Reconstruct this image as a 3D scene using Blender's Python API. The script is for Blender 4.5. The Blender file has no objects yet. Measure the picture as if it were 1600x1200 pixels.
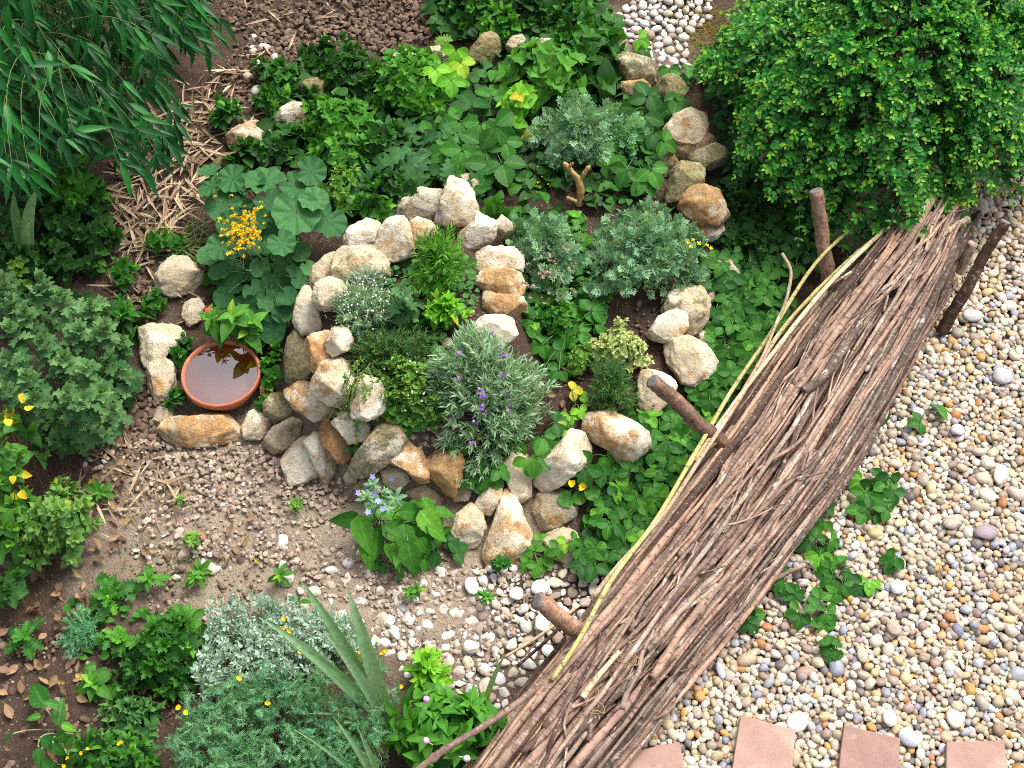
import bpy, bmesh, math, random
import numpy as np
from mathutils import noise as mnoise, Vector

# ------------------------------------------------------------------ camera, sky, sun, exposure
scene = bpy.context.scene
col = scene.collection
PITCH = math.radians(58); HFOV = math.radians(40); CAM_H = 3.73
cam_d = bpy.data.cameras.new("camera"); cam = bpy.data.objects.new("camera", cam_d); col.objects.link(cam)
cam.location = (0, 0, CAM_H); cam.rotation_euler = (math.pi/2 - PITCH, 0, 0)
cam_d.sensor_fit = 'HORIZONTAL'; cam_d.angle = HFOV; cam_d.clip_start = .05; cam_d.clip_end = 500
scene.camera = cam
SUN_EL = math.radians(60); SUN_AZ = math.radians(42)          # azimuth from +Y, clockwise positive
w = bpy.data.worlds.new("World"); scene.world = w; w.use_nodes = True
wn = w.node_tree.nodes; wl = w.node_tree.links
sky = wn.new("ShaderNodeTexSky"); sky.sky_type = 'NISHITA'; sky.sun_disc = False
sky.sun_elevation = SUN_EL; sky.sun_rotation = SUN_AZ
sky.air_density = 1.0; sky.dust_density = 6.0; sky.ozone_density = 1.0
hs = wn.new("ShaderNodeHueSaturation"); hs.inputs['Saturation'].default_value = .45
wl.new(sky.outputs[0], hs.inputs['Color']); wl.new(hs.outputs[0], wn['Background'].inputs[0])
wn['Background'].inputs[1].default_value = 0.145
sd = bpy.data.lights.new("sun", 'SUN'); sd.energy = 1.75; sd.angle = math.radians(24); sd.color = (1, .95, .87)
sun = bpy.data.objects.new("sun", sd); col.objects.link(sun)
sun.rotation_euler = Vector((math.sin(SUN_AZ)*math.cos(SUN_EL), math.cos(SUN_AZ)*math.cos(SUN_EL), math.sin(SUN_EL))).to_track_quat('Z', 'Y').to_euler()
vs = scene.view_settings; vs.view_transform = 'Standard'; vs.look = 'None'; vs.gamma = 1; vs.use_curve_mapping = False
vs.exposure = 0.88
scene.cycles.filter_width = 1.0; scene.cycles.use_denoising = False; scene.cycles.max_bounces = 6; scene.cycles.transparent_max_bounces = 6

# ------------------------------------------------------------------ geometry helpers
rng = np.random.default_rng(7)
FOC = 800/math.tan(HFOV/2)
FW = np.array([0, math.cos(PITCH), -math.sin(PITCH)]); UP = np.array([0, math.sin(PITCH), math.cos(PITCH)]); RT = np.array([1., 0, 0])
CAM = np.array([0, 0, CAM_H])
def nrm(a): return a/np.maximum(np.linalg.norm(a, axis=-1, keepdims=True), 1e-9)
def ray(px, py):
    px = np.asarray(px, float); py = np.asarray(py, float)
    return FW + ((px-800)/FOC)[..., None]*RT - ((py-600)/FOC)[..., None]*UP
def flat(px, py, z=0.):
    d = ray(px, py); t = (z-CAM_H)/d[..., 2]
    return CAM + d*t[..., None]
def sstep(a, b, x):
    t = np.clip((x-a)/(b-a), 0, 1); return t*t*(3-2*t)
_lat = np.random.default_rng(3).random((64, 64))
def vnoise(x, y, f):
    x = np.asarray(x)*f+100; y = np.asarray(y)*f+100
    i = np.floor(x).astype(int); j = np.floor(y).astype(int); u = x-i; v = y-j
    u = u*u*(3-2*u); v = v*v*(3-2*v); L = lambda a, b: _lat[a % 64, b % 64]
    return (L(i, j)*(1-u)+L(i+1, j)*u)*(1-v)+(L(i, j+1)*(1-u)+L(i+1, j+1)*u)*v
_c1 = flat(635, 520, .2); _c2 = flat(760, 440, .06)
def hgt(x, y):                                                   # the herb spiral rises in two steps above the yard
    x = np.asarray(x, float); y = np.asarray(y, float)
    d1 = np.hypot((x-_c1[0])/.40, (y-_c1[1])/.46); d2 = np.hypot((x-_c2[0])/.80, (y-_c2[1])/.86)
    return .20*(1-sstep(.55, 1.12, d1)) + .10*(1-sstep(.6, 1.1, d2))
def G(px, py, lift=0.):
    d = ray(px, py); z = np.zeros(d.shape[:-1])
    for _ in range(14):
        p = CAM + d*(((z-CAM_H)/d[..., 2])[..., None]); z = .5*z+.5*(hgt(p[..., 0], p[..., 1])+lift)
    return CAM + d*(((z-CAM_H)/d[..., 2])[..., None])
def base_of(px, py, lift=0.):                                   # ground point under the spot seen at that height
    p = G(px, py, lift); p = np.array(p); p[..., 2] = hgt(p[..., 0], p[..., 1]); return p
def SC(p): return ((np.asarray(p)-CAM) @ FW)/FOC                 # metres per photo pixel at p
def sinE(p):
    v = CAM-np.asarray(p); return v[..., 2]/np.linalg.norm(v, axis=-1)
def inpoly(px, py, poly):
    poly = np.asarray(poly, float); r = np.zeros(len(px), bool); n = len(poly)
    for i in range(n):
        x0, y0 = poly[i]; x1, y1 = poly[(i+1) % n]
        if y0 == y1: continue
        c = ((y0 > py) != (y1 > py)) & (px < (x1-x0)*(py-y0)/(y1-y0)+x0); r ^= c
    return r
def scatter(poly, n, r):
    poly = np.asarray(poly, float); lo = poly.min(0); hi = poly.max(0); out = np.zeros((0, 2))
    while len(out) < n:
        q = lo+(hi-lo)*r.random((n*2, 2)); out = np.vstack([out, q[inpoly(q[:, 0], q[:, 1], poly)]])
    return out[:n]
def pts(s): return [tuple(float(v) for v in q.split(',')) for q in s.split()]

def mesh(name, V, Fs, mat=None, attr=None, smooth=True, colr=None):
    V = np.asarray(V, np.float32); me = bpy.data.meshes.new(name)
    if isinstance(Fs, np.ndarray): Fs = [Fs]
    Fs = [np.asarray(f, np.int32) for f in Fs if len(f)]
    me.vertices.add(len(V)); me.vertices.foreach_set('co', V.ravel())
    loops = np.concatenate([f.ravel() for f in Fs]); cnt = np.concatenate([np.full(len(f), f.shape[1], np.int32) for f in Fs])
    me.loops.add(len(loops)); me.loops.foreach_set('vertex_index', loops)
    me.polygons.add(len(cnt)); me.polygons.foreach_set('loop_start', np.concatenate([[0], np.cumsum(cnt)[:-1]]).astype(np.int32))
    me.polygons.foreach_set('loop_total', cnt)
    me.polygons.foreach_set('use_smooth', np.full(len(cnt), smooth))
    if attr is not None:
        a = me.attributes.new('leaf', 'FLOAT_VECTOR', 'POINT'); a.data.foreach_set('vector', np.asarray(attr, np.float32).ravel())
    if colr is not None:
        a = me.attributes.new('tint', 'FLOAT_COLOR', 'POINT')
        c = np.ones((len(V), 4), np.float32); c[:, :3] = colr; a.data.foreach_set('color', c.ravel())
    me.update(calc_edges=True); me.validate()
    if mat: me.materials.append(mat)
    return me
def link(name, me, parent=None, loc=None):
    o = bpy.data.objects.new(name, me); col.objects.link(o)
    if parent is not None: o.parent = parent
    if loc is not None: o.location = loc
    return o
def tag(o, label, cat, group=None, kind=None):
    o['label'] = label; o['category'] = cat
    if group: o['group'] = group
    if kind: o['kind'] = kind
    return o
def empty(name, loc, label, cat, group=None):
    o = bpy.data.objects.new(name, None); col.objects.link(o); o.location = [float(v) for v in loc]; o.empty_display_size = .05
    return tag(o, label, cat, group)

class Acc:                                                      # collects many small pieces for ONE mesh
    def __init__(s): s.V = []; s.F = {}; s.A = []; s.C = []; s.n = 0
    def add(s, V, F, A=None, C=None):
        V = np.asarray(V).reshape(-1, 3); F = np.asarray(F)
        s.F.setdefault(F.shape[1], []).append(F+s.n); s.V.append(V); s.n += len(V)
        s.A.append(np.zeros((len(V), 3)) if A is None else A.reshape(-1, 3))
        s.C.append(np.ones((len(V), 3)) if C is None else C.reshape(-1, 3))
    def obj(s, name, mat, parent=None, origin=None, smooth=True, tint=False):
        if not s.n: return None
        V = np.concatenate(s.V); o0 = np.zeros(3) if origin is None else np.asarray(origin)
        me = mesh(name, V-o0, [np.concatenate(f) for f in s.F.values()], mat, np.concatenate(s.A), smooth, np.concatenate(s.C) if tint else None)
        return link(name, me, parent, None if parent is not None else [float(v) for v in o0])
def inst(acc, T, P, Y, N, S, rnd=None, C=None):
    """place template T at points P, growing along Y, facing N"""
    V, F, UV = T; k = len(P)
    if not k: return
    y = nrm(Y); z = nrm(N-(N*y).sum(-1, keepdims=True)*y); x = np.cross(y, z)
    S = np.broadcast_to(np.asarray(S, float), (k,))
    W = (V[None, :, 0, None]*x[:, None]+V[None, :, 1, None]*y[:, None]+V[None, :, 2, None]*z[:, None])*S[:, None, None]+P[:, None]
    A = np.zeros((k, len(V), 3)); A[:, :, :2] = UV
    A[:, :, 2] = (rng.random(k) if rnd is None else rnd)[:, None]
    Fk = (F[None]+(np.arange(k)*len(V))[:, None, None]).reshape(-1, F.shape[1])
    acc.add(W, Fk, A, None if C is None else np.repeat(np.asarray(C)[:, None], len(V), 1))
def gridF(r, c):
    i = np.arange(r-1)[:, None]*c+np.arange(c-1)[None]; i = i.ravel(); return np.stack([i, i+1, i+c+1, i+c], 1)
def tubes(acc, C, R, sides=5, rnd=None):
    """C (k,n,3) centre lines, R (k,n) radii"""
    k, n, _ = C.shape; T = nrm(np.gradient(C, axis=1)); ref = np.where(np.abs(T[..., 2:3]) > .9, [[[1., 0, 0]]], [[[0, 0, 1.]]])
    a = nrm(np.cross(T, ref)); b = np.cross(T, a); th = np.arange(sides)*2*math.pi/sides
    V = C[:, :, None]+R[:, :, None, None]*(np.cos(th)[:, None]*a[:, :, None]+np.sin(th)[:, None]*b[:, :, None])
    i = np.arange(n-1)[:, None]*sides; j = np.arange(sides)[None]; j2 = (j+1) % sides
    F = np.stack([i+j, i+j2, i+sides+j2, i+sides+j], -1).reshape(-1, 4)
    Fk = (F[None]+(np.arange(k)*n*sides)[:, None, None]).reshape(-1, 4)
    A = np.zeros((k, n, sides, 3)); A[..., 0] = np.cos(th); A[..., 1] = np.linspace(0, 1, n)[None, :, None]; A[..., 2] = (rng.random(k) if rnd is None else rnd)[:, None, None]
    acc.add(V, Fk, A)
def bez(P0, P1, P2, n=6):
    t = np.linspace(0, 1, n)[None, :, None]; return P0[:, None]*(1-t)**2+2*P1[:, None]*t*(1-t)+P2[:, None]*t*t
def spline(P, n):
    P = np.asarray(P, float); Q = np.vstack([2*P[0]-P[1], P, 2*P[-1]-P[-2]]); m = len(P)-1; out = []
    for s in np.linspace(0, m-1e-6, n):
        i = int(s); t = s-i; a, b, c, d = Q[i:i+4]
        out.append(.5*((2*b)+(c-a)*t+(2*a-5*b+4*c-d)*t*t+(3*b-a-3*c+d)*t**3))
    return np.array(out)

# ------------------------------------------------------------------ leaf shapes (length 1 along +Y, face +Z)
def leaf(wf, rows=6, cols=3, fold=.2, arch=.25, teeth=0, amp=.12, wave=0.):
    t = np.linspace(0, 1, rows); u = np.linspace(-1, 1, cols); w = np.maximum(wf(t), .004)
    if teeth: w = w*(1+amp*(1-2*((t*teeth) % 1)))
    X = u[None]*w[:, None]; Y = np.repeat(t[:, None], cols, 1)
    if teeth: Y = Y+np.abs(u)[None]*.03
    Z = fold*np.abs(X)+(-arch*t*t)[:, None]+wave*np.sin(t*19)[:, None]*np.abs(u)[None]
    return np.stack([X, Y, Z], -1).reshape(-1, 3), gridF(rows, cols), np.stack([np.repeat(u[None], rows, 0), np.repeat(t[:, None], cols, 1)], -1).reshape(-1, 2)
def bump_w(a, mx, p=1.): return lambda t: mx*np.sin(math.pi*np.clip(t, 0, 1)**a)**p
def disc(rings=5, n=36, lobes=9, pl=.05, cup=.15, sc=.06):
    r = np.linspace(.03, 1, rings)[:, None]; th = np.linspace(0, 2*math.pi, n, endpoint=False)[None]
    gap = 1-.5*np.exp(-((th-math.pi)/.22)**2)*(r**1.2); rr = r*(1+sc*np.abs(np.sin(lobes*th/2))*r-.03)*gap*.5
    X = rr*np.sin(th); Y = rr*np.cos(th); Z = pl*np.cos(lobes*th)*r**1.5+cup*r*r*.5
    V = np.stack([X, Y, Z], -1).reshape(-1, 3); i = np.arange(rings-1)[:, None]*n; j = np.arange(n)[None]; j2 = (j+1) % n
    F = np.stack([i+j, i+n+j, i+n+j2, i+j2], -1).reshape(-1, 4)
    U = np.stack([np.repeat(((th*lobes/math.pi/2) % 1)*2-1, rings, 0), np.repeat(r, n, 1)], -1).reshape(-1, 2)
    return V, F, U
def compound(parts):
    """parts: (template, x, y, angle, scale, tilt)"""
    Vs = []; Fs = []; Us = []; n = 0
    for T, x, y, a, s, tl in parts:
        V = T[0]*s; c, q = math.cos(a), math.sin(a)
        yy = V[:, 1]*math.cos(tl)-V[:, 2]*math.sin(tl); zz = V[:, 1]*math.sin(tl)+V[:, 2]*math.cos(tl)
        W = np.stack([V[:, 0]*c+yy*q+x, -V[:, 0]*q+yy*c+y, zz], 1)
        Vs.append(W); Fs.append(T[1]+n); Us.append(T[2]); n += len(V)
    return np.concatenate(Vs), np.concatenate(Fs), np.concatenate(Us)
R_ = math.radians
T_BAMBOO = leaf(bump_w(.6, .10), 7, 3, .35, .22)
T_NEEDLE = leaf(bump_w(.8, .075), 3, 3, .3, .15)
T_LAV = leaf(bump_w(.8, .10), 4, 3, .3, .2)
T_OVAL = leaf(bump_w(.85, .30, .8), 4, 3, .25, .12)
T_OVATE = leaf(bump_w(.62, .30, .9), 15, 5, .22, .28, 7, .10, .008)
T_SMOOTH = leaf(bump_w(.65, .27, .9), 8, 5, .25, .35, wave=.015)
T_HEART = leaf(lambda t: .42*np.sin(math.pi*np.clip(t*.92+.08, 0, 1)**.6)**.8, 15, 5, .15, .22, 7, .06)
T_STRAWL = leaf(bump_w(1.05, .38, .75), 17, 5, .28, .22, 8, .11)
T_TRI = compound([(T_STRAWL, 0, .05, 0, .95, 0), (T_STRAWL, -.03, 0, R_(-78), .85, 0), (T_STRAWL, .03, 0, R_(78), .85, 0)])
T_SPAT = leaf(bump_w(1.5, .2, .7), 4, 3, .15, .1)
def _mumw(t):
    return (.10+.27*np.sin(math.pi*t**.9)**.7)*(1-.62*np.clip(np.cos(t*2*math.pi*3.6), 0, 1)**.9)*np.where(t < .12, .35, 1)*np.clip((1-t)*7, .1, 1)
T_MUM = leaf(_mumw, 24, 5, .2, .3)
T_DAND = leaf(lambda t: (.06+.19*np.sin(math.pi*t**1.3)**.8)*(1-.35*np.cos(t*2*math.pi*6)), 26, 5, .25, .3, wave=.025)
T_PLANT = leaf(bump_w(1.15, .20, .8), 9, 5, .3, .4, wave=.012)
T_BLADE = leaf(lambda t: .055*(1-t**2.2)*(.55+.45*np.minimum(1, t*5)), 12, 3, .55, .14)
T_GRASS = leaf(lambda t: .02*(1-t**2), 6, 3, .3, .45)
T_RUE = compound([(T_SPAT, 0, .55, 0, .42, 0)]+[(T_SPAT, 0, y, s*R_(a), l, .15) for y, a, l in ((.2, 55, .36), (.42, 48, .36), (.55, 30, .34)) for s in (-1, 1)]
                 +[(T_SPAT, s*.17, y+.14, s*R_(a), .2, .1) for y, a in ((.22, 5), (.42, 95)) for s in (-1, 1)]+[(leaf(lambda t: .012+0*t, 3, 3, 0, 0), 0, 0, 0, .6, 0)])
T_FINE = compound([(T_NEEDLE, 0, y, s*R_(a), l, q) for y, a, l, q in ((.1, 60, .3, .4), (.25, 50, .34, -.3), (.4, 45, .34, .4), (.55, 35, .32, -.2), (.7, 20, .3, .3)) for s in (-1, 1)]+[(T_NEEDLE, 0, 0, 0, 1, 0)])
T_PARS = compound([(T_MUM, 0, .45, 0, .5, 0), (T_MUM, 0, .4, R_(55), .42, .1), (T_MUM, 0, .4, R_(-55), .42, .1), (leaf(lambda t: .012+0*t, 3, 3, 0, 0), 0, 0, 0, .5, 0)])
T_ROUND = disc()
T_ROUNDS = disc(4, 24, 7, .03, .2, .04)
T_PETAL5 = compound([(leaf(bump_w(1.3, .3, .7), 5, 3, .2, .2), 0, .02, R_(72*i), .5, .25) for i in range(5)])
T_PETALF = compound([(leaf(bump_w(1.2, .22, .7), 4, 3, .2, .0), 0, 0, R_(45*i), .4, .35+.5*(i % 2)) for i in range(8)])
T_CUP = compound([(leaf(bump_w(1.2, .36, .6), 5, 3, .3, -.35), 0, .02, R_(72*i), .5, .55+.15*(i % 2)) for i in range(5)])
T_STRAW = leaf(bump_w(.8, .048), 5, 3, .5, .1)
T_DRYLEAF = leaf(bump_w(.75, .27), 6, 3, .6, -.35, wave=.04)

# ------------------------------------------------------------------ materials
def nmat(name):
    m = bpy.data.materials.new(name); m.use_nodes = True; nt = m.node_tree; nt.nodes.clear()
    out = nt.nodes.new('ShaderNodeOutputMaterial'); p = nt.nodes.new('ShaderNodeBsdfPrincipled'); nt.links.new(p.outputs[0], out.inputs[0])
    return m, nt, p, out
class NB:
    def __init__(s, nt): s.nt = nt
    def put(s, sock, v):
        if isinstance(v, bpy.types.NodeSocket): s.nt.links.new(v, sock)
        elif isinstance(v, tuple) and len(v) == 3 and sock.type == 'RGBA': sock.default_value = (*v, 1)
        else: sock.default_value = v
    def noise(s, vec, scale, detail=3, rough=.55):
        n = s.nt.nodes.new('ShaderNodeTexNoise'); n.inputs['Scale'].default_value = scale; n.inputs['Detail'].default_value = detail; n.inputs['Roughness'].default_value = rough
        if vec is not None: s.put(n.inputs['Vector'], vec)
        return n.outputs[0]
    def voro(s, vec, scale, feat='F1', out='Distance'):
        n = s.nt.nodes.new('ShaderNodeTexVoronoi'); n.feature = feat; n.inputs['Scale'].default_value = scale; s.put(n.inputs['Vector'], vec); return n.outputs[out]
    def math(s, op, a, b=0., clamp=False):
        n = s.nt.nodes.new('ShaderNodeMath'); n.operation = op; n.use_clamp = clamp; s.put(n.inputs[0], a); s.put(n.inputs[1], b); return n.outputs[0]
    def vmath(s, op, a, b):
        n = s.nt.nodes.new('ShaderNodeVectorMath'); n.operation = op; s.put(n.inputs[0], a); s.put(n.inputs[1], b); return n.outputs[0]
    def mix(s, f, a, b, mode='MIX'):
        n = s.nt.nodes.new('ShaderNodeMixRGB'); n.blend_type = mode; s.put(n.inputs[0], f); s.put(n.inputs[1], a); s.put(n.inputs[2], b); return n.outputs[0]
    def ramp(s, f, stops):
        n = s.nt.nodes.new('ShaderNodeValToRGB'); e = n.color_ramp.elements
        while len(e) < len(stops): e.new(.5)
        for el, (p, c) in zip(e, stops): el.position = p; el.color = (*c, 1) if isinstance(c, tuple) else (c, c, c, 1)
        s.put(n.inputs[0], f); return n.outputs[0]
    def step(s, f, a, b):
        n = s.nt.nodes.new('ShaderNodeMapRange'); n.interpolation_type = 'SMOOTHSTEP'; s.put(n.inputs[0], f); s.put(n.inputs[1], a); s.put(n.inputs[2], b); return n.outputs[0]
    def attr(s, name): 
        n = s.nt.nodes.new('ShaderNodeAttribute'); n.attribute_name = name; return n
    def sep(s, v): 
        n = s.nt.nodes.new('ShaderNodeSeparateXYZ'); s.put(n.inputs[0], v); return n.outputs
    def obj(s): return s.nt.nodes.new('ShaderNodeTexCoord').outputs['Object']
    def geo(s): return s.nt.nodes.new('ShaderNodeNewGeometry')
    def info(s): return s.nt.nodes.new('ShaderNodeObjectInfo')
    def bump(s, h, st, dist, nin=None):
        n = s.nt.nodes.new('ShaderNodeBump'); n.inputs['Strength'].default_value = st; n.inputs['Distance'].default_value = dist; s.put(n.inputs['Height'], h)
        if nin is not None: s.put(n.inputs['Normal'], nin)
        return n.outputs[0]
def leafmat(name, c1, c2, c3=None, vein=.25, rough=.45, tr=.3, nv=7., spec=.22, stripe=0):
    rough = min(.9, rough+.08)
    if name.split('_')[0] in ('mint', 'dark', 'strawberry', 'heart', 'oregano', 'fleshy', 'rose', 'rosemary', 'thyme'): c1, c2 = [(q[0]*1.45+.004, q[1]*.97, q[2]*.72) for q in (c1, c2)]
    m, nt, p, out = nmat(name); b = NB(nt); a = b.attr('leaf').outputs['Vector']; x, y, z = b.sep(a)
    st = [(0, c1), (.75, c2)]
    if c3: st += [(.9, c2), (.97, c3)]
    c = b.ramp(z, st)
    nz = b.noise(b.geo().outputs['Position'], 70, 2); c = b.mix(.35, c, b.ramp(nz, [(.3, .25), (.7, .8)]), 'OVERLAY')
    if vein:
        ax = b.math('ABSOLUTE', x); mid = b.math('SUBTRACT', 1., b.step(ax, .02, .13))
        sv = b.math('SINE', b.math('MULTIPLY', b.math('SUBTRACT', y, b.math('MULTIPLY', ax, .16)), nv*6.283))
        sv = b.step(sv, .75, 1.); vm = b.math('MAXIMUM', mid, b.math('MULTIPLY', sv, .45))
        light = b.mix(1., c, (1.9, 1.7, 1.6), 'MULTIPLY'); c = b.mix(b.math('MULTIPLY', vm, vein*2), c, light)
        nt.links.new(b.bump(vm, -.35, .002), p.inputs['Normal'])
    if stripe: c = b.mix(b.math('MULTIPLY', b.step(b.math('SINE', b.math('MULTIPLY', x, stripe)), .0, .9), .45), c, b.mix(1., c, (.55, .6, .5), 'MULTIPLY'))
    b.put(p.inputs['Base Color'], c); p.inputs['Roughness'].default_value = rough; p.inputs['Specular IOR Level'].default_value = spec
    t = nt.nodes.new('ShaderNodeBsdfTranslucent'); b.put(t.inputs[0], b.mix(1., c, (1.5, 1.35, .5), 'MULTIPLY'))
    mx = nt.nodes.new('ShaderNodeMixShader'); mx.inputs[0].default_value = tr; nt.links.new(p.outputs[0], mx.inputs[1]); nt.links.new(t.outputs[0], mx.inputs[2]); nt.links.new(mx.outputs[0], out.inputs[0])
    return m
def plain(name, c, rough=.6, var=.35, scale=40, bump=.3, spec=.3):
    m, nt, p, out = nmat(name); b = NB(nt); o = b.geo().outputs['Position']; n = b.noise(o, scale, 4)
    b.put(p.inputs['Base Color'], b.mix(b.math('MULTIPLY', n, 1.), tuple(v*(1-var) for v in c), tuple(min(1, v*(1+var)) for v in c)))
    p.inputs['Roughness'].default_value = rough; p.inputs['Specular IOR Level'].default_value = spec; nt.links.new(b.bump(n, bump, .004), p.inputs['Normal']); return m
M = {}
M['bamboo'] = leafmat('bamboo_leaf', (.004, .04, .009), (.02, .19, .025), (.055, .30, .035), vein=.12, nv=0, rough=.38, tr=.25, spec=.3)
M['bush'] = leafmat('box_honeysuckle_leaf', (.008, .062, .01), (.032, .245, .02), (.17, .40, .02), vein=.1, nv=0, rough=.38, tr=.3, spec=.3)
M['mint'] = leafmat('mint_leaf', (.012, .11, .02), (.045, .26, .03), (.14, .34, .03), rough=.5)
M['darkmint'] = leafmat('dark_leaf', (.006, .055, .014), (.022, .14, .026), (.05, .2, .02), rough=.5)
M['lime'] = leafmat('lime_leaf', (.09, .32, .02), (.19, .46, .03), (.45, .42, .03), rough=.5)
M['straw'] = leafmat('strawberry_leaf', (.008, .085, .018), (.03, .19, .028), (.10, .30, .02), vein=.6, rough=.45)
M['heart'] = leafmat('heart_leaf', (.02, .14, .022), (.055, .28, .035), (.2, .38, .03), vein=.35, rough=.5)
M['round'] = leafmat('round_leaf', (.018, .085, .026), (.052, .165, .05), vein=.25, nv=.0, rough=.6, tr=.2)
M['mum'] = leafmat('lobed_leaf', (.02, .085, .022), (.12, .25, .085), vein=.3, nv=4, rough=.65, tr=.25)
M['rue'] = leafmat('blue_green_leaf', (.08, .22, .105), (.25, .43, .245), vein=0, rough=.7, tr=.25)
M['lav'] = leafmat('grey_green_leaf', (.12, .27, .13), (.33, .50, .31), vein=0, rough=.7, tr=.25)
M['silver'] = leafmat('silver_leaf', (.19, .32, .24), (.42, .56, .46), vein=0, rough=.8, tr=.2)
M['fine'] = leafmat('feathery_leaf', (.06, .24, .10), (.21, .44, .23), vein=0, rough=.7, tr=.3)
M['rosemary'] = leafmat('rosemary_leaf', (.025, .19, .025), (.09, .36, .05), vein=0, rough=.5, tr=.25)
M['thyme'] = leafmat('thyme_leaf', (.02, .13, .045), (.06, .24, .075), vein=0, rough=.6, tr=.25)
M['pale'] = leafmat('variegated_leaf', (.25, .38, .1), (.56, .62, .28), vein=0, rough=.6, tr=.2)
M['oreg'] = leafmat('oregano_leaf', (.04, .2, .035), (.12, .36, .07), (.3, .44, .12), vein=0, rough=.6)
M['sedum'] = leafmat('fleshy_leaf', (.04, .19, .05), (.11, .34, .1), (.4, .44, .04), vein=.1, nv=0, rough=.55)
M['rose'] = leafmat('rose_leaf', (.02, .14, .03), (.07, .28, .04), (.66, .5, .02), vein=.2, rough=.45)
M['yellowleaf'] = leafmat('yellow_leaf', (.5, .42, .02), (.7, .55, .03), vein=.1, rough=.5)
M['blade'] = leafmat('blade_leaf', (.12, .26, .11), (.24, .40, .22), vein=.1, nv=0, rough=.5, stripe=34.)
M['grass'] = leafmat('grass_blade', (.06, .13, .03), (.2, .24, .08), vein=0, rough=.6)
M['stem'] = plain('green_stem', (.09, .17, .05)); M['redstem'] = plain('reddish_stem', (.2, .1, .05)); M['palestem'] = plain('pale_stem', (.3, .32, .18)); M['wood'] = plain('woody_stem', (.16, .10, .06))
M['yellow'] = plain('yellow_petal', (.74, .50, .015), .5, .25); M['lemon'] = plain('lemon_petal', (.8, .65, .02), .5, .2); M['purple'] = plain('purple_petal', (.36, .13, .58), .5, .25)
M['blue'] = plain('blue_petal', (.3, .33, .75), .5, .2); M['white'] = plain('white_petal', (.75, .73, .68), .6, .1); M['pink'] = plain('pink_petal', (.75, .38, .6), .5, .25); M['dust'] = plain('faded_blossom', (.42, .30, .24), .7, .3)
M['red'] = plain('red_tip', (.5, .06, .04), .5, .3)
M['drystraw'] = leafmat('dry_straw', (.14, .085, .05), (.50, .38, .25), vein=0, rough=.7, tr=.1); M['dryleaf'] = leafmat('dry_leaf', (.10, .058, .034), (.29, .185, .105), (.45, .34, .08), vein=.15, rough=.7, tr=.1)
M['chip'] = leafmat('nut_shell', (.16, .12, .09), (.40, .315, .24), vein=0, rough=.75, tr=0); M['wetchip'] = leafmat('damp_nut_shell', (.055, .036, .025), (.17, .115, .08), vein=0, rough=.75, tr=0)

def rockmat():
    m, nt, p, out = nmat('granite'); b = NB(nt); i = b.info(); rx, ry, rz = b.sep(i.outputs['Color'])
    off = b.vmath('ADD', b.obj(), b.math('MULTIPLY', i.outputs['Random'], 17.))
    big = b.noise(off, 11, 4, .6); med = b.noise(off, 30, 6, .75); fine = b.noise(off, 75, 6, .8); grain = b.noise(off, 130, 4, .8)
    c = b.mix(b.step(big, .38, .62), (.58, .515, .40), (.72, .60, .42)); c = b.mix(b.step(b.noise(off, 8, 3), .46, .60), c, (.80, .755, .65))
    rustm = b.step(b.math('ADD', b.noise(b.vmath('ADD', off, (5., 3., 1.)), 15, 7, .72), b.math('MULTIPLY', b.math('SUBTRACT', rx, .45), .42)), .52, .64)
    c = b.mix(b.math('MULTIPLY', rustm, .85), c, b.mix(b.step(med, .35, .65), (.62, .36, .12), (.36, .16, .055)))
    mossm = b.step(b.math('ADD', b.noise(b.vmath('ADD', off, (9., 2., 7.)), 26, 7, .78), b.math('MULTIPLY', b.math('SUBTRACT', ry, .5), .6)), .54, .66)
    c = b.mix(b.math('MULTIPLY', mossm, .8), c, b.mix(b.step(fine, .4, .6), (.30, .27, .09), (.10, .10, .04)))
    c = b.mix(b.math('MULTIPLY', b.step(fine, .53, .66), .7), c, b.mix(1., c, (.58, .54, .49), 'MULTIPLY'))
    c = b.mix(b.math('MULTIPLY', b.step(grain, .56, .66), .55), c, b.mix(1., c, (.42, .40, .38), 'MULTIPLY')); c = b.mix(b.math('MULTIPLY', b.step(grain, .42, .34), .45), c, (.74, .72, .66))
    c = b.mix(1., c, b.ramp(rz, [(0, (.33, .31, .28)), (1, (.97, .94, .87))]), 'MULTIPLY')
    b.put(p.inputs['Base Color'], c); p.inputs['Roughness'].default_value = .9; p.inputs['Specular IOR Level'].default_value = .15
    h = b.math('ADD', b.math('MULTIPLY', med, 1.), b.math('MULTIPLY', fine, .5)); nt.links.new(b.bump(h, .8, .014), p.inputs['Normal']); return m
M['rock'] = rockmat()
def tintmat(name, rough=.5, spec=.35, spk=.35, sc=120):
    m, nt, p, out = nmat(name); b = NB(nt); c = b.attr('tint').outputs['Color']; pos = b.geo().outputs['Position']
    n = b.noise(pos, sc, 4, .65); n2 = b.noise(pos, sc*.35, 3)
    c = b.mix(spk, c, b.ramp(n, [(.3, .15), (.7, .85)]), 'OVERLAY'); c = b.mix(.3, c, b.ramp(n2, [(.3, (.45, .36, .27)), (.7, (.62, .63, .68))]), 'OVERLAY')
    b.put(p.inputs['Base Color'], c); p.inputs['Roughness'].default_value = rough; p.inputs['Specular IOR Level'].default_value = spec
    nt.links.new(b.bump(n, .4, .004), p.inputs['Normal']); return m
M['pebble'] = tintmat('river_pebble', .5, .35, .3); M['lime_stone'] = tintmat('limestone_chips', .8, .2, .25)
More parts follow.
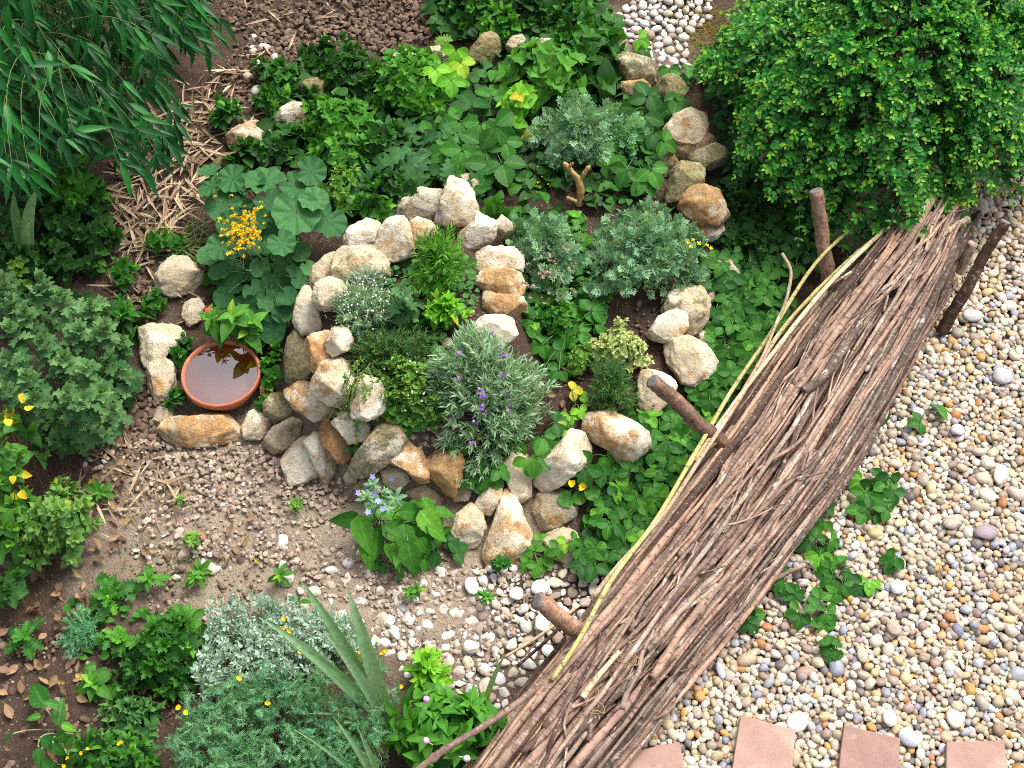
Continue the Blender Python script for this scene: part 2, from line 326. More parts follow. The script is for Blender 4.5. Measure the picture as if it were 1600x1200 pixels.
def soilmat():
    m, nt, p, out = nmat('garden_soil'); b = NB(nt); pos = b.geo().outputs['Position']; d = b.sep(b.attr('leaf').outputs['Vector'])[0]
    n1 = b.noise(pos, 5, 4); n2 = b.noise(pos, 38, 5, .7); n3 = b.noise(pos, 160, 4, .7)
    damp = b.mix(n2, (.055, .036, .026), (.125, .084, .06)); dry = b.mix(n2, (.28, .215, .16), (.50, .40, .305))
    c = b.mix(b.step(b.math('ADD', d, b.math('MULTIPLY', b.math('SUBTRACT', n1, .5), .7)), .2, .8), damp, dry)
    c = b.mix(b.step(n3, .55, .75), c, b.mix(1., c, (.45, .42, .4), 'MULTIPLY'))
    c = b.mix(b.step(b.voro(pos, 75), .22, .1), c, (.34, .28, .22))
    b.put(p.inputs['Base Color'], c); p.inputs['Roughness'].default_value = .95; p.inputs['Specular IOR Level'].default_value = .15
    h = b.math('ADD', n2, b.math('MULTIPLY', n3, .5)); nt.links.new(b.bump(h, 1., .02), p.inputs['Normal']); return m
M['soil'] = soilmat()
def barkmat(name, c1, c2, peel, pc):
    m, nt, p, out = nmat(name); b = NB(nt); a = b.attr('bark').outputs['Vector']; r = b.info().outputs['Random']
    v = b.vmath('ADD', a, b.math('MULTIPLY', r, 23.)); st = b.vmath('MULTIPLY', v, (1., 1., .2))
    n1 = b.noise(st, 85, 5, .7); n2 = b.noise(b.vmath('MULTIPLY', v, (1., 1., .4)), 40, 5, .65); n3 = b.noise(b.vmath('MULTIPLY', v, (.6, .6, 1.)), 95, 3, .7); n4 = b.noise(b.vmath('MULTIPLY', v, (1., 1., .3)), 5, 2)
    c = b.mix(b.step(b.math('ADD', b.math('MULTIPLY', n1, .4), b.math('MULTIPLY', n2, .6)), .3, .7), c1, c2); c = b.mix(.9, c, b.ramp(r, [(0, (.10, .08, .075)), (.3, (.36, .34, .34)), (.65, (.64, .60, .57)), (1, (.92, .84, .76))]), 'OVERLAY'); c = b.mix(.6, c, b.ramp(n4, [(.3, (.3, .29, .3)), (.7, (.72, .69, .65))]), 'OVERLAY')
    pm = b.step(b.math('ADD', b.math('MULTIPLY', n1, .25), b.math('MULTIPLY', n2, .75)), .63-peel*.2, .67-peel*.18)
    c = b.mix(b.math('MULTIPLY', pm, .8), c, pc)
    sp = b.step(n3, .57, .63); c = b.mix(b.math('MULTIPLY', sp, .75), c, b.mix(1., c, (.28, .24, .22), 'MULTIPLY')); c = b.mix(b.math('MULTIPLY', b.step(n3, .40, .35), .35), c, (.6, .52, .44))
    b.put(p.inputs['Base Color'], c); p.inputs['Roughness'].default_value = .7; p.inputs['Specular IOR Level'].default_value = .2
    h = b.math('ADD', b.math('ADD', n1, b.math('MULTIPLY', n3, .8)), b.math('MULTIPLY', pm, .5)); nt.links.new(b.bump(h, .55, .004), p.inputs['Normal']); return m
M['bark_brown'] = barkmat('brown_bark', (.125, .085, .07), (.36, .255, .20), .02, (.5, .41, .34))
M['bark_grey'] = barkmat('grey_bark', (.13, .10, .082), (.37, .305, .25), .36, (.58, .51, .43))
M['bark_pale'] = barkmat('stripped_wood', (.36, .26, .16), (.58, .46, .32), .4, (.72, .63, .48))
M['bark_stake'] = barkmat('stake_bark', (.09, .055, .042), (.34, .22, .15), .22, (.50, .30, .16))
M['cutwood'] = plain('cut_wood_end', (.17, .155, .15), .85, .7, 90, .8)
M['cane'] = barkmat('green_cane', (.34, .36, .12), (.50, .46, .2), .3, (.64, .56, .32))
M['terracotta'] = plain('terracotta', (.42, .15, .075), .7, .3, 22, .25)

# ------------------------------------------------------------------ ground
def build_soil():
    f = np.linspace(-1.9, 1.9, 210); fy = np.linspace(.55, 4.9, 240)
    far = np.array([.15, .4, .8, 1.6, 3, 6, 12, 25, 60.])
    xs = np.concatenate([f[0]-far[::-1], f, f[-1]+far]); ys = np.concatenate([fy[0]-far[::-1], fy, fy[-1]+far])
    X, Y = np.meshgrid(xs, ys); Z = hgt(X, Y)
    near = sstep(3.2, 2.2, np.abs(X))*sstep(7, 5, Y); D = np.stack([X, Y, Z], -1)-CAM; dd = np.maximum(D@FW, .3); gp = inpoly((800+FOC*(D@RT)/dd).ravel(), (600-FOC*(D@UP)/dd).ravel(), [(900, 1500), (1090, 960), (1400, 480), (1480, 290), (1560, 150), (2200, 150), (2200, 1600)]).reshape(X.shape); near = near*np.where(gp, .12, 1.)
    Z = Z+near*(.022*(vnoise(X, Y, 6)-.5)+.014*(vnoise(X+3, Y, 17)-.5)+.009*(vnoise(X, Y+9, 45)-.5))-.004
    dry = np.zeros_like(X)
    for px, py, r, a in ((500, 850, .42, 1.1), (330, 790, .45, .85), (690, 900, .4, .9), (230, 860, .3, .7), (160, 560, .2, .2), (1010, 60, .3, .6), (360, 930, .3, .7), (1400, 800, .9, .5), (200, 460, .25, .35)):
        q = flat(px, py); dry = np.maximum(dry, a*np.exp(-((X-q[0])**2+(Y-q[1])**2)/(r*r)))
    A = np.stack([dry, dry*0, dry*0], -1).reshape(-1, 3)
    o = link('ground', mesh('ground', np.stack([X, Y, Z], -1).reshape(-1, 3), gridF(len(ys), len(xs)), M['soil'], A)); o['kind'] = 'structure'
build_soil()

# ------------------------------------------------------------------ rocks of the herb spiral
def ico(n):
    bm = bmesh.new(); bmesh.ops.create_icosphere(bm, subdivisions=n, radius=1); V = np.array([v.co[:] for v in bm.verts]); F = np.array([[v.index for v in f.verts] for f in bm.faces]); bm.free(); return nrm(V), F
ICO5 = ico(5); ICO3 = ico(3); ICO2 = ico(2)
def rock(label, poly, look, lift=.03, depth=.8, seed=None, cat='rock', group='stones of the herb spiral', name='rock'):
    P = np.array(pts(poly)); c = (P.min(0)+P.max(0))/2; C = G(c[0], c[1], lift); s = float(SC(C)); v = nrm(C-CAM); a = RT-(RT@v)*v; a = nrm(a); bb = np.cross(a, v)
    if bb[2] < 0: bb = -bb
    sd_ = seed if seed is not None else int(c[0]*7+c[1]*13); r = np.random.default_rng(sd_)
    Q = (P-c)*[s, -s]; th = np.linspace(-math.pi, math.pi, 181)[:-1]; dirs = np.stack([np.cos(th), np.sin(th)], 1); rad = np.zeros(180)
    for i in range(len(Q)):
        p, q = Q[i], Q[(i+1) % len(Q)]; e = q-p; den = dirs[:, 0]*e[1]-dirs[:, 1]*e[0]
        den = np.where(np.abs(den) < 1e-12, 1e-12, den); t = (p[0]*e[1]-p[1]*e[0])/den; u = (p[0]*dirs[:, 1]-p[1]*dirs[:, 0])/den
        ok = (t > 0) & (u >= -1e-6) & (u <= 1+1e-6); rad = np.where(ok, np.maximum(rad, t), rad)
    rad = np.where(rad <= 0, rad[rad > 0].mean(), rad); k = np.array([1, 2, 3, 2, 1.])/9
    rad = np.convolve(np.concatenate([rad[-2:], rad, rad[:2]]), k, 'valid')*1.12
    V, F = ICO5; D = depth*.5*min(np.ptp(Q[:, 0]), np.ptp(Q[:, 1]))
    ph = np.arctan2(V[:, 1], V[:, 0]); rr = np.interp(ph, th, rad, period=2*math.pi); rho = np.hypot(V[:, 0], V[:, 1])
    W = np.stack([np.cos(ph)*rr*rho**.52, np.sin(ph)*rr*rho**.52, np.sign(V[:, 2])*np.abs(V[:, 2])**.7*D], 1)
    for _ in range(8):                                          # broken faces
        n = nrm(r.normal(size=3)*[.8, .8, .5]+[0, .12, .85]); ex = W@n; d = ex.max()*r.uniform(.68, .92); W = W-np.maximum(ex-d, 0)[:, None]*n*.93
    for _ in range(4):
        n = nrm(r.normal(size=3)*[1, 1, .15]); ex = W@n; d = ex.max()*r.uniform(.93, .99); W = W-np.maximum(ex-d, 0)[:, None]*n*.9
    sz = float(np.mean(rad)); o3 = r.random(3)*40
    dn = np.array([mnoise.fractal(Vector(w_/sz*1.6+o3), .9, 2.1, 5) for w_ in W]); dn2 = np.array([mnoise.noise(Vector(w_/sz*7+o3)) for w_ in W]); dn3 = np.array([mnoise.noise(Vector(w_/sz*2.6+o3+9)) for w_ in W])
    W = W*(1+(.085*dn+.03*dn2+.06*(np.abs(dn3)-.25))[:, None])
    B = np.stack([a, bb, -v], 0); W = W@B
    W = W+np.array([0, 0, 0])
    o = link(name, mesh(name, W, F, M['rock']), None, C); o.color = (look[0], look[1], look[2], 1); tag(o, label, cat, group); return o
ROCKS = [  # label ; outline ; (rust, moss, brightness) ; lift ; depth
("small brownish mossy rock topmost of the left arc, dry leaves behind it", "472,132 487,122 502,125 509,143 503,163 490,168 473,155", (.3,.85,.45), .04, .9),
("pale grey rock among green leaves just below the small mossy rock, left arc", "430,185 440,170 460,160 478,163 482,178 470,197 443,206 432,198", (.3,.4,.8), .04, .8),
("rusty grey half hidden rock above the big round leaves, left arc", "354,210 372,195 400,190 421,203 423,217 405,229 380,239 358,228", (.65,.5,.65), .03, .8),
("low ochre mossy rock at the left end of the upper arc by the dry straw", "334,252 350,240 370,235 376,248 356,263 340,263", (.6,.9,.6), .02, .7),
("flat grey rock mostly under leaves at the top edge of the bed", "600,88 615,80 640,77 668,80 664,92 630,96 603,96", (.3,.5,.8), .04, .8),
("small grey rock beside the pointed lobed leaf at the top of the bed", "666,88 672,74 690,72 695,86 680,94", (.4,.4,.8), .04, .8),
("tall yellowish mossy rock leaning at the top middle of the bed", "733,95 738,75 752,57 768,50 780,62 780,80 766,96 745,104", (.45,.85,.8), .06, .8),
("small cream rock right of the tall yellowish rock at the top of the bed", "790,72 800,57 815,55 822,66 813,79 796,82", (.5,.4,1.), .05, .8),
("jagged pale rock among heart shaped leaves at the top of the bed", "825,68 838,61 858,62 878,75 868,86 850,89 838,86 833,76", (.35,.3,1.), .05, .8),
("blocky mossy grey rock at the top right bend, under strawberry leaves", "958,95 968,88 985,86 1011,92 1019,108 1023,131 1005,131 976,129 970,110", (.25,.75,.85), .07, .9),
("pinkish rock tucked below the blocky mossy rock at the top right bend", "970,130 1005,125 1016,133 1012,148 990,157 975,147", (.7,.3,.9), .04, .8),
("rounded yellow mossy rock beside the hedge bush, top right bend", "1022,150 1030,125 1045,117 1063,122 1074,136 1074,150 1062,161 1040,164 1025,161", (.45,.85,.75), .06, .9),
("pinkish white granite block on top of the right hand stack", "1039,202 1055,180 1080,169 1099,177 1104,196 1101,213 1085,223 1060,223 1042,213", (.5,.1,1.), .12, .9),
("shaded brown slab right under the pinkish white granite block", "1043,232 1060,222 1100,208 1121,221 1103,241 1075,253 1053,247", (.6,.45,.4), .07, .8),  # low brightness: shade below the block is in the colour
("flat ochre rock lowest at the inner side of the right hand stack", "1022,259 1030,245 1048,236 1064,250 1060,266 1045,278 1025,271", (.65,.7,.6), .03, .8),
("speckled olive rock leaning out of the right hand stack towards the bush", "1075,250 1090,235 1115,225 1131,232 1139,249 1122,261 1095,266", (.25,.75,.7), .08, .8),
("lichen covered greenish yellow rock in the middle of the right hand stack", "1042,301 1050,270 1065,255 1091,258 1106,272 1101,286 1080,296 1059,314 1045,313", (.25,.85,.95), .11, .9),
("large reddish brown cracked rock low in the right hand stack by the blue green herb", "1060,320 1075,298 1095,289 1119,298 1131,315 1136,336 1121,353 1095,351 1075,341", (.75,.15,.7), .10, .95),
("brown rock below the large reddish brown rock in the right hand stack", "1074,350 1100,345 1131,346 1129,366 1112,378 1090,370", (.6,.4,.6), .05, .8),
("brown slab half under the hanging hedge sprays beside the right hand stack", "1150,225 1175,203 1205,215 1216,255 1201,291 1175,262", (.6,.2,.5), .02, .6),
("grey mossy boulder behind the tall white rock at the top of the inner ring", "612,332 622,310 650,291 690,289 694,312 686,336 670,343 640,343", (.35,.55,.75), .04, .9),
("small white rock peeping out behind the tall white rock", "720,275 735,272 748,284 749,305 738,302", (.4,.3,.7), .05, .8),
("grey speckled rock at the upper left of the inner ring", "539,373 545,355 570,342 591,350 595,370 586,391 560,393 544,386", (.3,.35,.9), .05, .9),
("broad white and cream rock left of the tall white rock, inner ring", "584,393 592,365 605,345 633,337 641,360 646,396 620,406 594,404", (.5,.15,1.), .08, .9),
("wedge shaped white rock with an orange stain beside the rosemary", "634,350 655,341 676,350 680,366 665,386 642,389", (.65,.1,1.), .08, .85),
("tall pinkish white rock standing highest in the inner ring", "690,310 702,280 717,272 726,283 736,297 744,320 743,348 730,363 710,363 689,356 681,347 686,327", (.45,.1,1.), .12, .95),
("white angular rock right under the tall pinkish white rock", "718,366 742,345 746,328 766,337 778,350 771,371 756,391 735,394 719,386", (.35,.1,1.), .08, .9),
("narrow pale rock topmost of the right column of the inner ring", "775,347 785,336 800,350 801,366 784,373 776,361", (.3,.3,.95), .08, .8),
("cream block second from the top in the right column of the inner ring", "744,416 745,395 765,387 800,387 816,400 813,426 795,429 765,428 750,426", (.45,.25,1.), .09, .95),
("cream and orange block third from the top in the right column of the inner ring", "746,436 760,421 785,419 810,427 819,446 813,461 790,466 765,456 750,448", (.6,.1,1.), .07, .95),
("brownish block at the foot of the right column of the inner ring", "747,466 752,454 775,459 815,464 822,481 806,494 770,494 752,481", (.65,.3,.85), .04, .9),
("smooth white boulder between bare soil and the lavender", "728,537 740,510 755,496 780,492 804,491 806,520 790,537 760,542", (.2,.15,1.), .04, .9),
("small purplish stone between the herbs behind the lavender", "690,540 693,530 702,528 707,536 702,545 694,546", (.2,.1,.6), .01, .8),
("wide greenish grey boulder at the upper left of the inner ring behind thyme", "522,432 525,400 540,387 580,386 606,405 607,430 590,446 560,446 535,442", (.4,.6,.95), .05, .9),
("ochre rock wedged left of the wide greenish grey boulder", "485,441 490,415 510,399 526,394 524,431 505,446 490,453", (.5,.55,.8), .05, .9),
("pale rock with green algae beside the feathery thyme", "489,471 495,445 515,434 536,440 542,461 526,482 500,487", (.25,.55,1.), .07, .9),
("tall grey rock facing the round leaved plant, left side of the inner ring", "459,501 465,465 480,444 491,460 494,480 504,511 495,521 475,520 461,511", (.3,.3,.9), .05, .9),
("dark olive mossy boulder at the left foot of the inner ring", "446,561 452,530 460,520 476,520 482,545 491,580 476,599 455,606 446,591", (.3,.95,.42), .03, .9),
("cream rock with a rust orange top on the left wall of the inner ring", "475,541 478,523 500,517 521,522 522,545 511,561 496,584 487,576 482,556", (.72,.1,1.), .09, .9),
("small pale rock capping the left wall beside trailing thyme", "509,531 520,514 540,514 551,530 546,546 521,556 512,549", (.4,.2,1.), .09, .9),
("large white rock with cream streaks on the lower left wall of the inner ring", "486,601 497,580 505,560 520,557 546,569 553,586 546,606 533,633 515,632 490,613", (.5,.1,1.), .08, .95),
("white block with brown edges at the foot of the lower left wall", "447,616 455,604 480,597 493,611 504,630 531,636 521,649 490,656 464,639", (.6,.1,1.), .06, .9),
("round mossy rock between the saucer and the spiral wall", "412,631 425,616 440,614 461,630 464,646 450,661 430,664 414,651", (.35,.85,.6), .03, .9),
("tiny orange rock beside the rim of the saucer", "406,602 420,594 428,605 421,623 409,621", (.75,.2,.8), .02, .8),
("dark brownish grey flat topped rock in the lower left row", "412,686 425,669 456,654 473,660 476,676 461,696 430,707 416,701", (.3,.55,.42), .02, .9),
("square cream grey rock at the outer end of the lower left row", "440,719 455,700 475,679 485,700 496,741 475,753 457,759 446,736", (.35,.3,.95), .02, .85),
("upright cream rock second in the lower left row", "474,691 485,671 501,680 516,700 526,731 521,751 508,754 496,736 484,711", (.55,.15,.95), .03, .85),
("reddish brown pointed rock leaning in the lower left row", "499,681 508,654 521,662 541,685 549,709 541,721 525,721 509,701", (.95,.1,.45), .05, .85),
("smooth cream grey rock standing beside oregano", "549,626 553,600 565,587 591,595 608,621 601,641 575,656 552,649", (.25,.25,1.), .06, .9),
("grey rock behind the large dark mossy oval rock", "519,661 535,645 561,650 577,666 571,686 545,692 534,676", (.3,.45,.8), .04, .9),
("large oval grey rock with dark moss at the lower edge of the spiral", "544,736 560,705 585,671 611,654 629,668 633,686 621,711 601,726 580,739 560,746", (.2,.7,.62), .05, .9),
("thin grey rock below the large oval mossy rock", "537,746 550,720 558,741 562,757 545,759", (.25,.5,.7), .02, .8),
("cream rock stained orange with a broken edge in front of bare soil", "604,716 615,700 640,692 656,705 668,731 664,760 650,751 635,736 615,726", (.72,.05,1.), .05, .9),
("pale jagged rock below the cream rock with orange stains", "596,736 610,722 635,741 638,751 621,767 602,757", (.4,.25,.85), .02, .85),
("bright orange broken rock at the lower edge of the spiral", "664,726 675,705 690,694 711,700 723,721 719,751 708,772 695,771 680,751 667,741", (.95,.0,.95), .04, .9),
("mossy rock behind the blue flowered plant", "555,761 575,740 598,730 606,751 591,772 565,777", (.35,.7,.65), .01, .85),
("dull brown rock under the orange broken rock, among leaves", "634,771 660,755 691,776 682,797 655,792", (.45,.5,.5), .0, .8),
("small brown rock right of the orange broken rock", "704,771 725,755 737,766 732,782 710,783", (.7,.3,.6), .01, .8),
("upright smooth cream rock left of the large white grey rock", "789,726 800,708 822,709 831,736 829,771 815,784 795,776 789,751", (.4,.2,1.), .03, .85),
("large white grey rock at the lower right of the spiral", "831,746 850,720 875,694 890,674 911,680 929,706 919,726 890,746 860,766 837,763", (.25,.1,1.), .05, .9),
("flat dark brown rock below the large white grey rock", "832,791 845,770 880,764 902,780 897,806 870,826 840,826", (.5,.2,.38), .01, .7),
("broad cream ochre rock below the dark thyme", "909,661 920,640 945,639 986,660 1010,675 1011,696 990,717 965,722 949,701 920,686", (.55,.4,1.), .05, .9),
("grey rock half buried under strawberry leaves by the bundle", "934,761 945,740 985,727 994,740 970,757", (.3,.3,.9), .01, .7),
("cream mossy rock under the end of the fallen stake", "999,601 1005,580 1035,581 1056,600 1052,621 1031,641 1015,657 1000,632", (.35,.5,.9), .04, .85),
("large cream block at the right edge of the spiral", "1039,546 1050,529 1075,526 1101,540 1118,566 1106,591 1085,604 1065,597 1044,567", (.4,.35,1.), .04, .95),
("pale wedge shaped rock above the large cream block at the right edge", "1011,526 1030,495 1055,484 1071,490 1073,511 1060,526 1035,535", (.5,.25,.95), .06, .85),
("upright greenish cream rock above the wedge shaped rock at the right edge", "1034,491 1045,465 1055,449 1075,441 1096,455 1107,476 1104,496 1090,517 1075,522 1064,501", (.35,.6,.9), .05, .9),
("small brown rock behind the large cream block at the right edge", "1088,521 1110,515 1116,540 1111,561 1090,547", (.5,.4,.65), .02, .8),
("brown rock alone in leaves at the far right of the spiral", "1084,421 1100,405 1135,404 1154,415 1153,436 1145,443 1120,436", (.65,.3,.55), .03, .8),
("tiny ochre rock in leaves below the lone brown rock at the far right", "1104,461 1117,454 1117,476 1106,478", (.6,.5,.7), .02, .8),
("oval cream rock left of the tall pointed rock at the lower edge", "742,791 755,765 770,754 783,765 780,786 765,804 750,802", (.4,.2,1.), .03, .85),
("tall pointed cream rock with lichen at the lower edge", "754,866 770,820 785,780 793,760 801,770 807,785 827,830 832,866 810,877 780,875 760,877", (.55,.35,1.), .02, .8),
("cream block left of the tall pointed rock, beside large leaves", "704,831 715,805 735,784 751,800 757,826 746,857 720,862", (.45,.2,1.), .02, .85),
("bluish grey flat rock with a creeping plant at the lower edge", "844,841 865,827 890,827 909,845 909,876 895,884 865,872 849,857", (.1,.25,.75), .01, .7),
("grey rock alone above the saucer beside dry soil", "245,431 260,410 275,402 301,405 323,431 301,456 270,463 249,451", (.2,.45,.8), .03, .85),
("small cream rock under the red tipped plant", "286,491 290,470 310,467 318,480 313,501 295,511", (.45,.3,1.), .02, .8),
("grey speckled rock top left of the saucer", "221,541 222,515 240,509 265,511 286,518 286,536 265,546 251,571 232,577 224,561", (.2,.2,.9), .02, .8),
("cream rock left of the saucer", "231,576 240,565 262,561 273,575 277,601 266,621 243,627 234,601", (.55,.15,1.), .02, .8),
("small grey rock lower left of the saucer", "237,651 245,637 268,639 273,655 258,663 242,662", (.2,.4,.7), .01, .8),
("long cream and orange rock below the saucer", "252,671 262,654 300,651 340,644 371,648 379,671 371,683 335,696 300,697 259,689", (.72,.15,1.), .02, .9),
("cream rock right of the long rock below the saucer", "377,666 382,648 405,639 421,650 426,669 406,686 383,685", (.45,.35,1.), .02, .9),
("small rust brown stone under the dried pink flowers", "846,478 855,462 872,466 876,480 862,490 850,489", (.9,.1,.6), .01, .7),
]
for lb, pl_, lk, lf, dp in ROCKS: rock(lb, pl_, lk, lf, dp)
rock("large grey brown boulder under the hedge behind the bundle", "1290,397 1310,340 1350,299 1402,299 1412,331 1371,372 1340,402", (.35, .35, .38), .02, .7, group='boulders by the hedge')  # low brightness puts the hedge's shadow into the stone colour

# ------------------------------------------------------------------ gravel and litter on the ground
PC = .82*np.array([(.62,.55,.44),(.66,.62,.54),(.52,.46,.37),(.47,.37,.25),(.58,.43,.23),(.54,.31,.10),(.44,.21,.08),(.31,.33,.38),(.42,.43,.46),(.17,.15,.15),(.31,.23,.165),(.34,.26,.22),(.56,.49,.35),(.40,.345,.265)])
PW = np.array([17,13,14,12,7,3,2,4,5,3,7,4,11,11.]); PW /= PW.sum()
def pebble_shapes(base, n, seed, ang):
    r = np.random.default_rng(seed); out = []
    for _ in range(n):
        V, F = base; W = V*[1, 1, 1]; W = np.sign(W)*np.abs(W)**r.uniform(.82, 1.)
        for _ in range(ang):
            q = nrm(r.normal(size=3)); ex = W@q; d = r.uniform(.66, .86); W = W-np.maximum(ex-d, 0)[:, None]*q*.9
        o3 = r.random(3)*30; W = W*(1+.16*np.array([mnoise.noise(Vector(v*.9+o3)) for v in V]))[:, None]; out.append((W, F))
    return out
SH_ROUND = pebble_shapes(ICO2, 10, 5, 1); SH_ANG = pebble_shapes(ICO3, 12, 6, 9)
def pebbles(acc, XY, R, shapes, r, cols, wts, zoff=0., flatn=.6, elong=(1., 1.55)):
    k = len(XY); Z = hgt(XY[:, 0], XY[:, 1])
    rx = R*np.sqrt(r.uniform(*elong, k)); ry = R*R/rx; rz = R*r.uniform(flatn-.12, flatn+.15, k)
    a = r.random(k)*6.283; t = r.normal(size=k)*.28; ca, sa = np.cos(a), np.sin(a); ct, st = np.cos(t), np.sin(t)
    sh = r.integers(0, len(shapes), k); ci = r.choice(len(cols), k, p=wts); C = cols[ci]*r.uniform(.85, 1.1, (k, 1))*(1+r.normal(size=(k, 3))*.03)
    for q in range(len(shapes)):
        m = sh == q
        if not m.any(): continue
        V, F = shapes[q]; W = V[None]*np.stack([rx, ry, rz], 1)[m][:, None]
        y = W[..., 1]*ct[m, None]-W[..., 2]*st[m, None]; z = W[..., 1]*st[m, None]+W[..., 2]*ct[m, None]
        x2 = W[..., 0]*ca[m, None]-y*sa[m, None]; y2 = W[..., 0]*sa[m, None]+y*ca[m, None]
        P = np.stack([x2+XY[m, 0, None], y2+XY[m, 1, None], z+(Z+zoff+rz*.55)[m, None]], -1)
        Fk = (F[None]+(np.arange(m.sum())*len(V))[:, None, None]).reshape(-1, 3)
        acc.add(P, Fk, None, np.repeat(np.clip(C[m], .03, .8)[:, None], len(V), 1))
def darts(poly, sizes, r, pack=.86, tries=26):
    """largest first, rejecting overlaps"""
    poly = np.asarray(poly, float); W = flat(poly[:, 0], poly[:, 1])[:, :2]; lo = W.min(0); hi = W.max(0); cell = sizes.max()*2; grid = {}; out = []; rad = []
    for s in np.sort(sizes)[::-1]:
        for _ in range(tries):
            p = lo+(hi-lo)*r.random(2)
            i, j = int(p[0]//cell), int(p[1]//cell); ok = True
            for di in (-1, 0, 1):
                for dj in (-1, 0, 1):
                    for q in grid.get((i+di, j+dj), ()):
                        if (p[0]-out[q][0])**2+(p[1]-out[q][1])**2 < (pack*(s+rad[q]))**2: ok = False; break
                    if not ok: break
                if not ok: break
            if ok and inpoly(p[None, 0], p[None, 1], W)[0]:
                grid.setdefault((i, j), []).append(len(out)); out.append(p); rad.append(s); break
    return np.array(out), np.array(rad)
GPOLY = [(830, 1380), (1100, 950), (1230, 760), (1400, 480), (1480, 300), (1560, 180), (1760, 180), (1800, 1380)]
def gravel():
    r = np.random.default_rng(11); acc = Acc()
    W = flat(np.array(GPOLY)[:, 0], np.array(GPOLY)[:, 1])[:, :2]; area = .5*abs(np.dot(W[:, 0], np.roll(W[:, 1], 1))-np.dot(W[:, 1], np.roll(W[:, 0], 1)))
    n = int(area/(math.pi*.0092**2)*1.3); s = np.clip(np.exp(r.normal(math.log(.0082), .32, n)), .0055, .023)
    XY, R = darts(GPOLY, s, r, .78); pebbles(acc, XY, R*1.06, SH_ROUND, r, PC, PW)
    n2 = int(n*.8); q = scatter(GPOLY, n2, r); XY = flat(q[:, 0], q[:, 1])[:, :2]; pebbles(acc, XY, r.uniform(.008, .012, n2), SH_ROUND, r, PC, PW, -.010)
    q = scatter(GPOLY, 700, r); XY = flat(q[:, 0], q[:, 1])[:, :2]; pebbles(acc, XY, r.uniform(.007, .014, 700), SH_ROUND, r, PC, PW, .008)
    tag(acc.obj('river_gravel', M['pebble'], None, [0, 0, 0], tint=True), 'rounded white, tan and bluish river pebbles covering the ground right of the bundle', 'gravel', kind='stuff')
    LC = .86*np.array([(.66,.64,.6),(.6,.57,.52),(.62,.55,.46),(.48,.42,.35),(.35,.28,.22),(.55,.54,.54)]); LW = np.array([.34,.24,.16,.12,.08,.06])
    acc = Acc()
    pA = [(700, 890), (960, 880), (1010, 900), (900, 1020), (820, 1120), (640, 1060), (590, 1000), (620, 930)]
    s = np.clip(np.exp(r.normal(math.log(.0088), .38, 1900)), .0045, .022); XY, R = darts(pA, s, r, .92); pebbles(acc, XY, R, SH_ANG, r, LC, LW, -.006, .5)
    pB = [(440, 880), (520, 860), (700, 880), (640, 940), (600, 1010), (540, 1000), (440, 930)]
    XY, R = darts(pB, np.clip(np.exp(r.normal(math.log(.0105), .35, 220)), .006, .022), r, 1.3); pebbles(acc, XY, R, SH_ANG, r, LC, LW, -.004)
    q = scatter([(130, 720), (430, 700), (520, 780), (520, 870), (300, 900), (180, 860)], 60, r); XY = flat(q[:, 0], q[:, 1])[:, :2]; pebbles(acc, XY, np.exp(r.normal(math.log(.009), .4, 60)), SH_ANG, r, LC, LW, -.003)
    pC = [(955, 30), (1010, -20), (1110, -20), (1110, 30), (1070, 60), (1080, 110), (1030, 105), (980, 60)]
    XY, R = darts(pC, np.clip(np.exp(r.normal(math.log(.0115), .32, 380)), .006, .02), r, .95); pebbles(acc, XY, R, SH_ROUND, r, LC, LW, -.002)
    q = scatter([(380, 60), (440, 60), (430, 180), (385, 150)], 16, r); XY = flat(q[:, 0], q[:, 1])[:, :2]; pebbles(acc, XY, np.exp(r.normal(math.log(.014), .4, 16)), SH_ROUND, r, LC, LW, 0)
    tag(acc.obj('limestone_gravel', M['lime_stone'], None, [0, 0, 0], tint=True), 'loose white limestone chippings scattered below the spiral and along the path', 'gravel', kind='stuff')
gravel()
def litter(name, label, cat, mat, specs, T, r, zlift=.006, tilt=.45):
    acc = Acc()
    for poly, n, lo, hi in specs:
        q = scatter(poly, n, r); P = flat(q[:, 0], q[:, 1]); P = G(q[:, 0], q[:, 1], 0.); P[:, 2] = hgt(P[:, 0], P[:, 1])+zlift+r.random(n)*.012
        a = r.random(n)*6.283; Y = np.stack([np.cos(a), np.sin(a), r.normal(size=n)*.25], 1); N = np.stack([r.normal(size=n)*tilt, r.normal(size=n)*tilt, np.ones(n)], 1)
        inst(acc, T, P, Y, N, r.uniform(lo, hi, n), r.random(n))
    return tag(acc.obj(name, mat, None, [0, 0, 0]), label, cat, kind='stuff')
def shell_t():
    g = np.linspace(-1, 1, 4); X, Y = np.meshgrid(g, g); rr = np.sqrt(X*X*.5+Y*Y*.5); f = 1/np.maximum(1, np.hypot(X, Y))
    V = np.stack([X*f*.42, Y*f*.5+.5, -.24*(np.hypot(X*f, Y*f))**2+.12*X*Y], -1).reshape(-1, 3); return V, gridF(4, 4), np.stack([X, Y*.5+.5], -1).reshape(-1, 2)
r0 = np.random.default_rng(21)
litter('nutshell_mulch', 'brown broken nutshell mulch covering the soil below the saucer and spiral', 'mulch', M['chip'],
    [([(120, 690), (250, 690), (440, 700), (560, 770), (720, 870), (700, 930), (600, 960), (520, 940), (440, 880), (300, 870), (170, 800)], 1500, .009, .019), ([(200, 690), (440, 700), (540, 780), (500, 820), (300, 800)], 380, .010, .020),
     ([(560, 890), (720, 880), (860, 900), (760, 1060), (640, 1040), (570, 960)], 420, .009, .019), ([(620, 640), (720, 640), (710, 710), (650, 700)], 130, .012, .022)], shell_t(), r0, .004, .62)
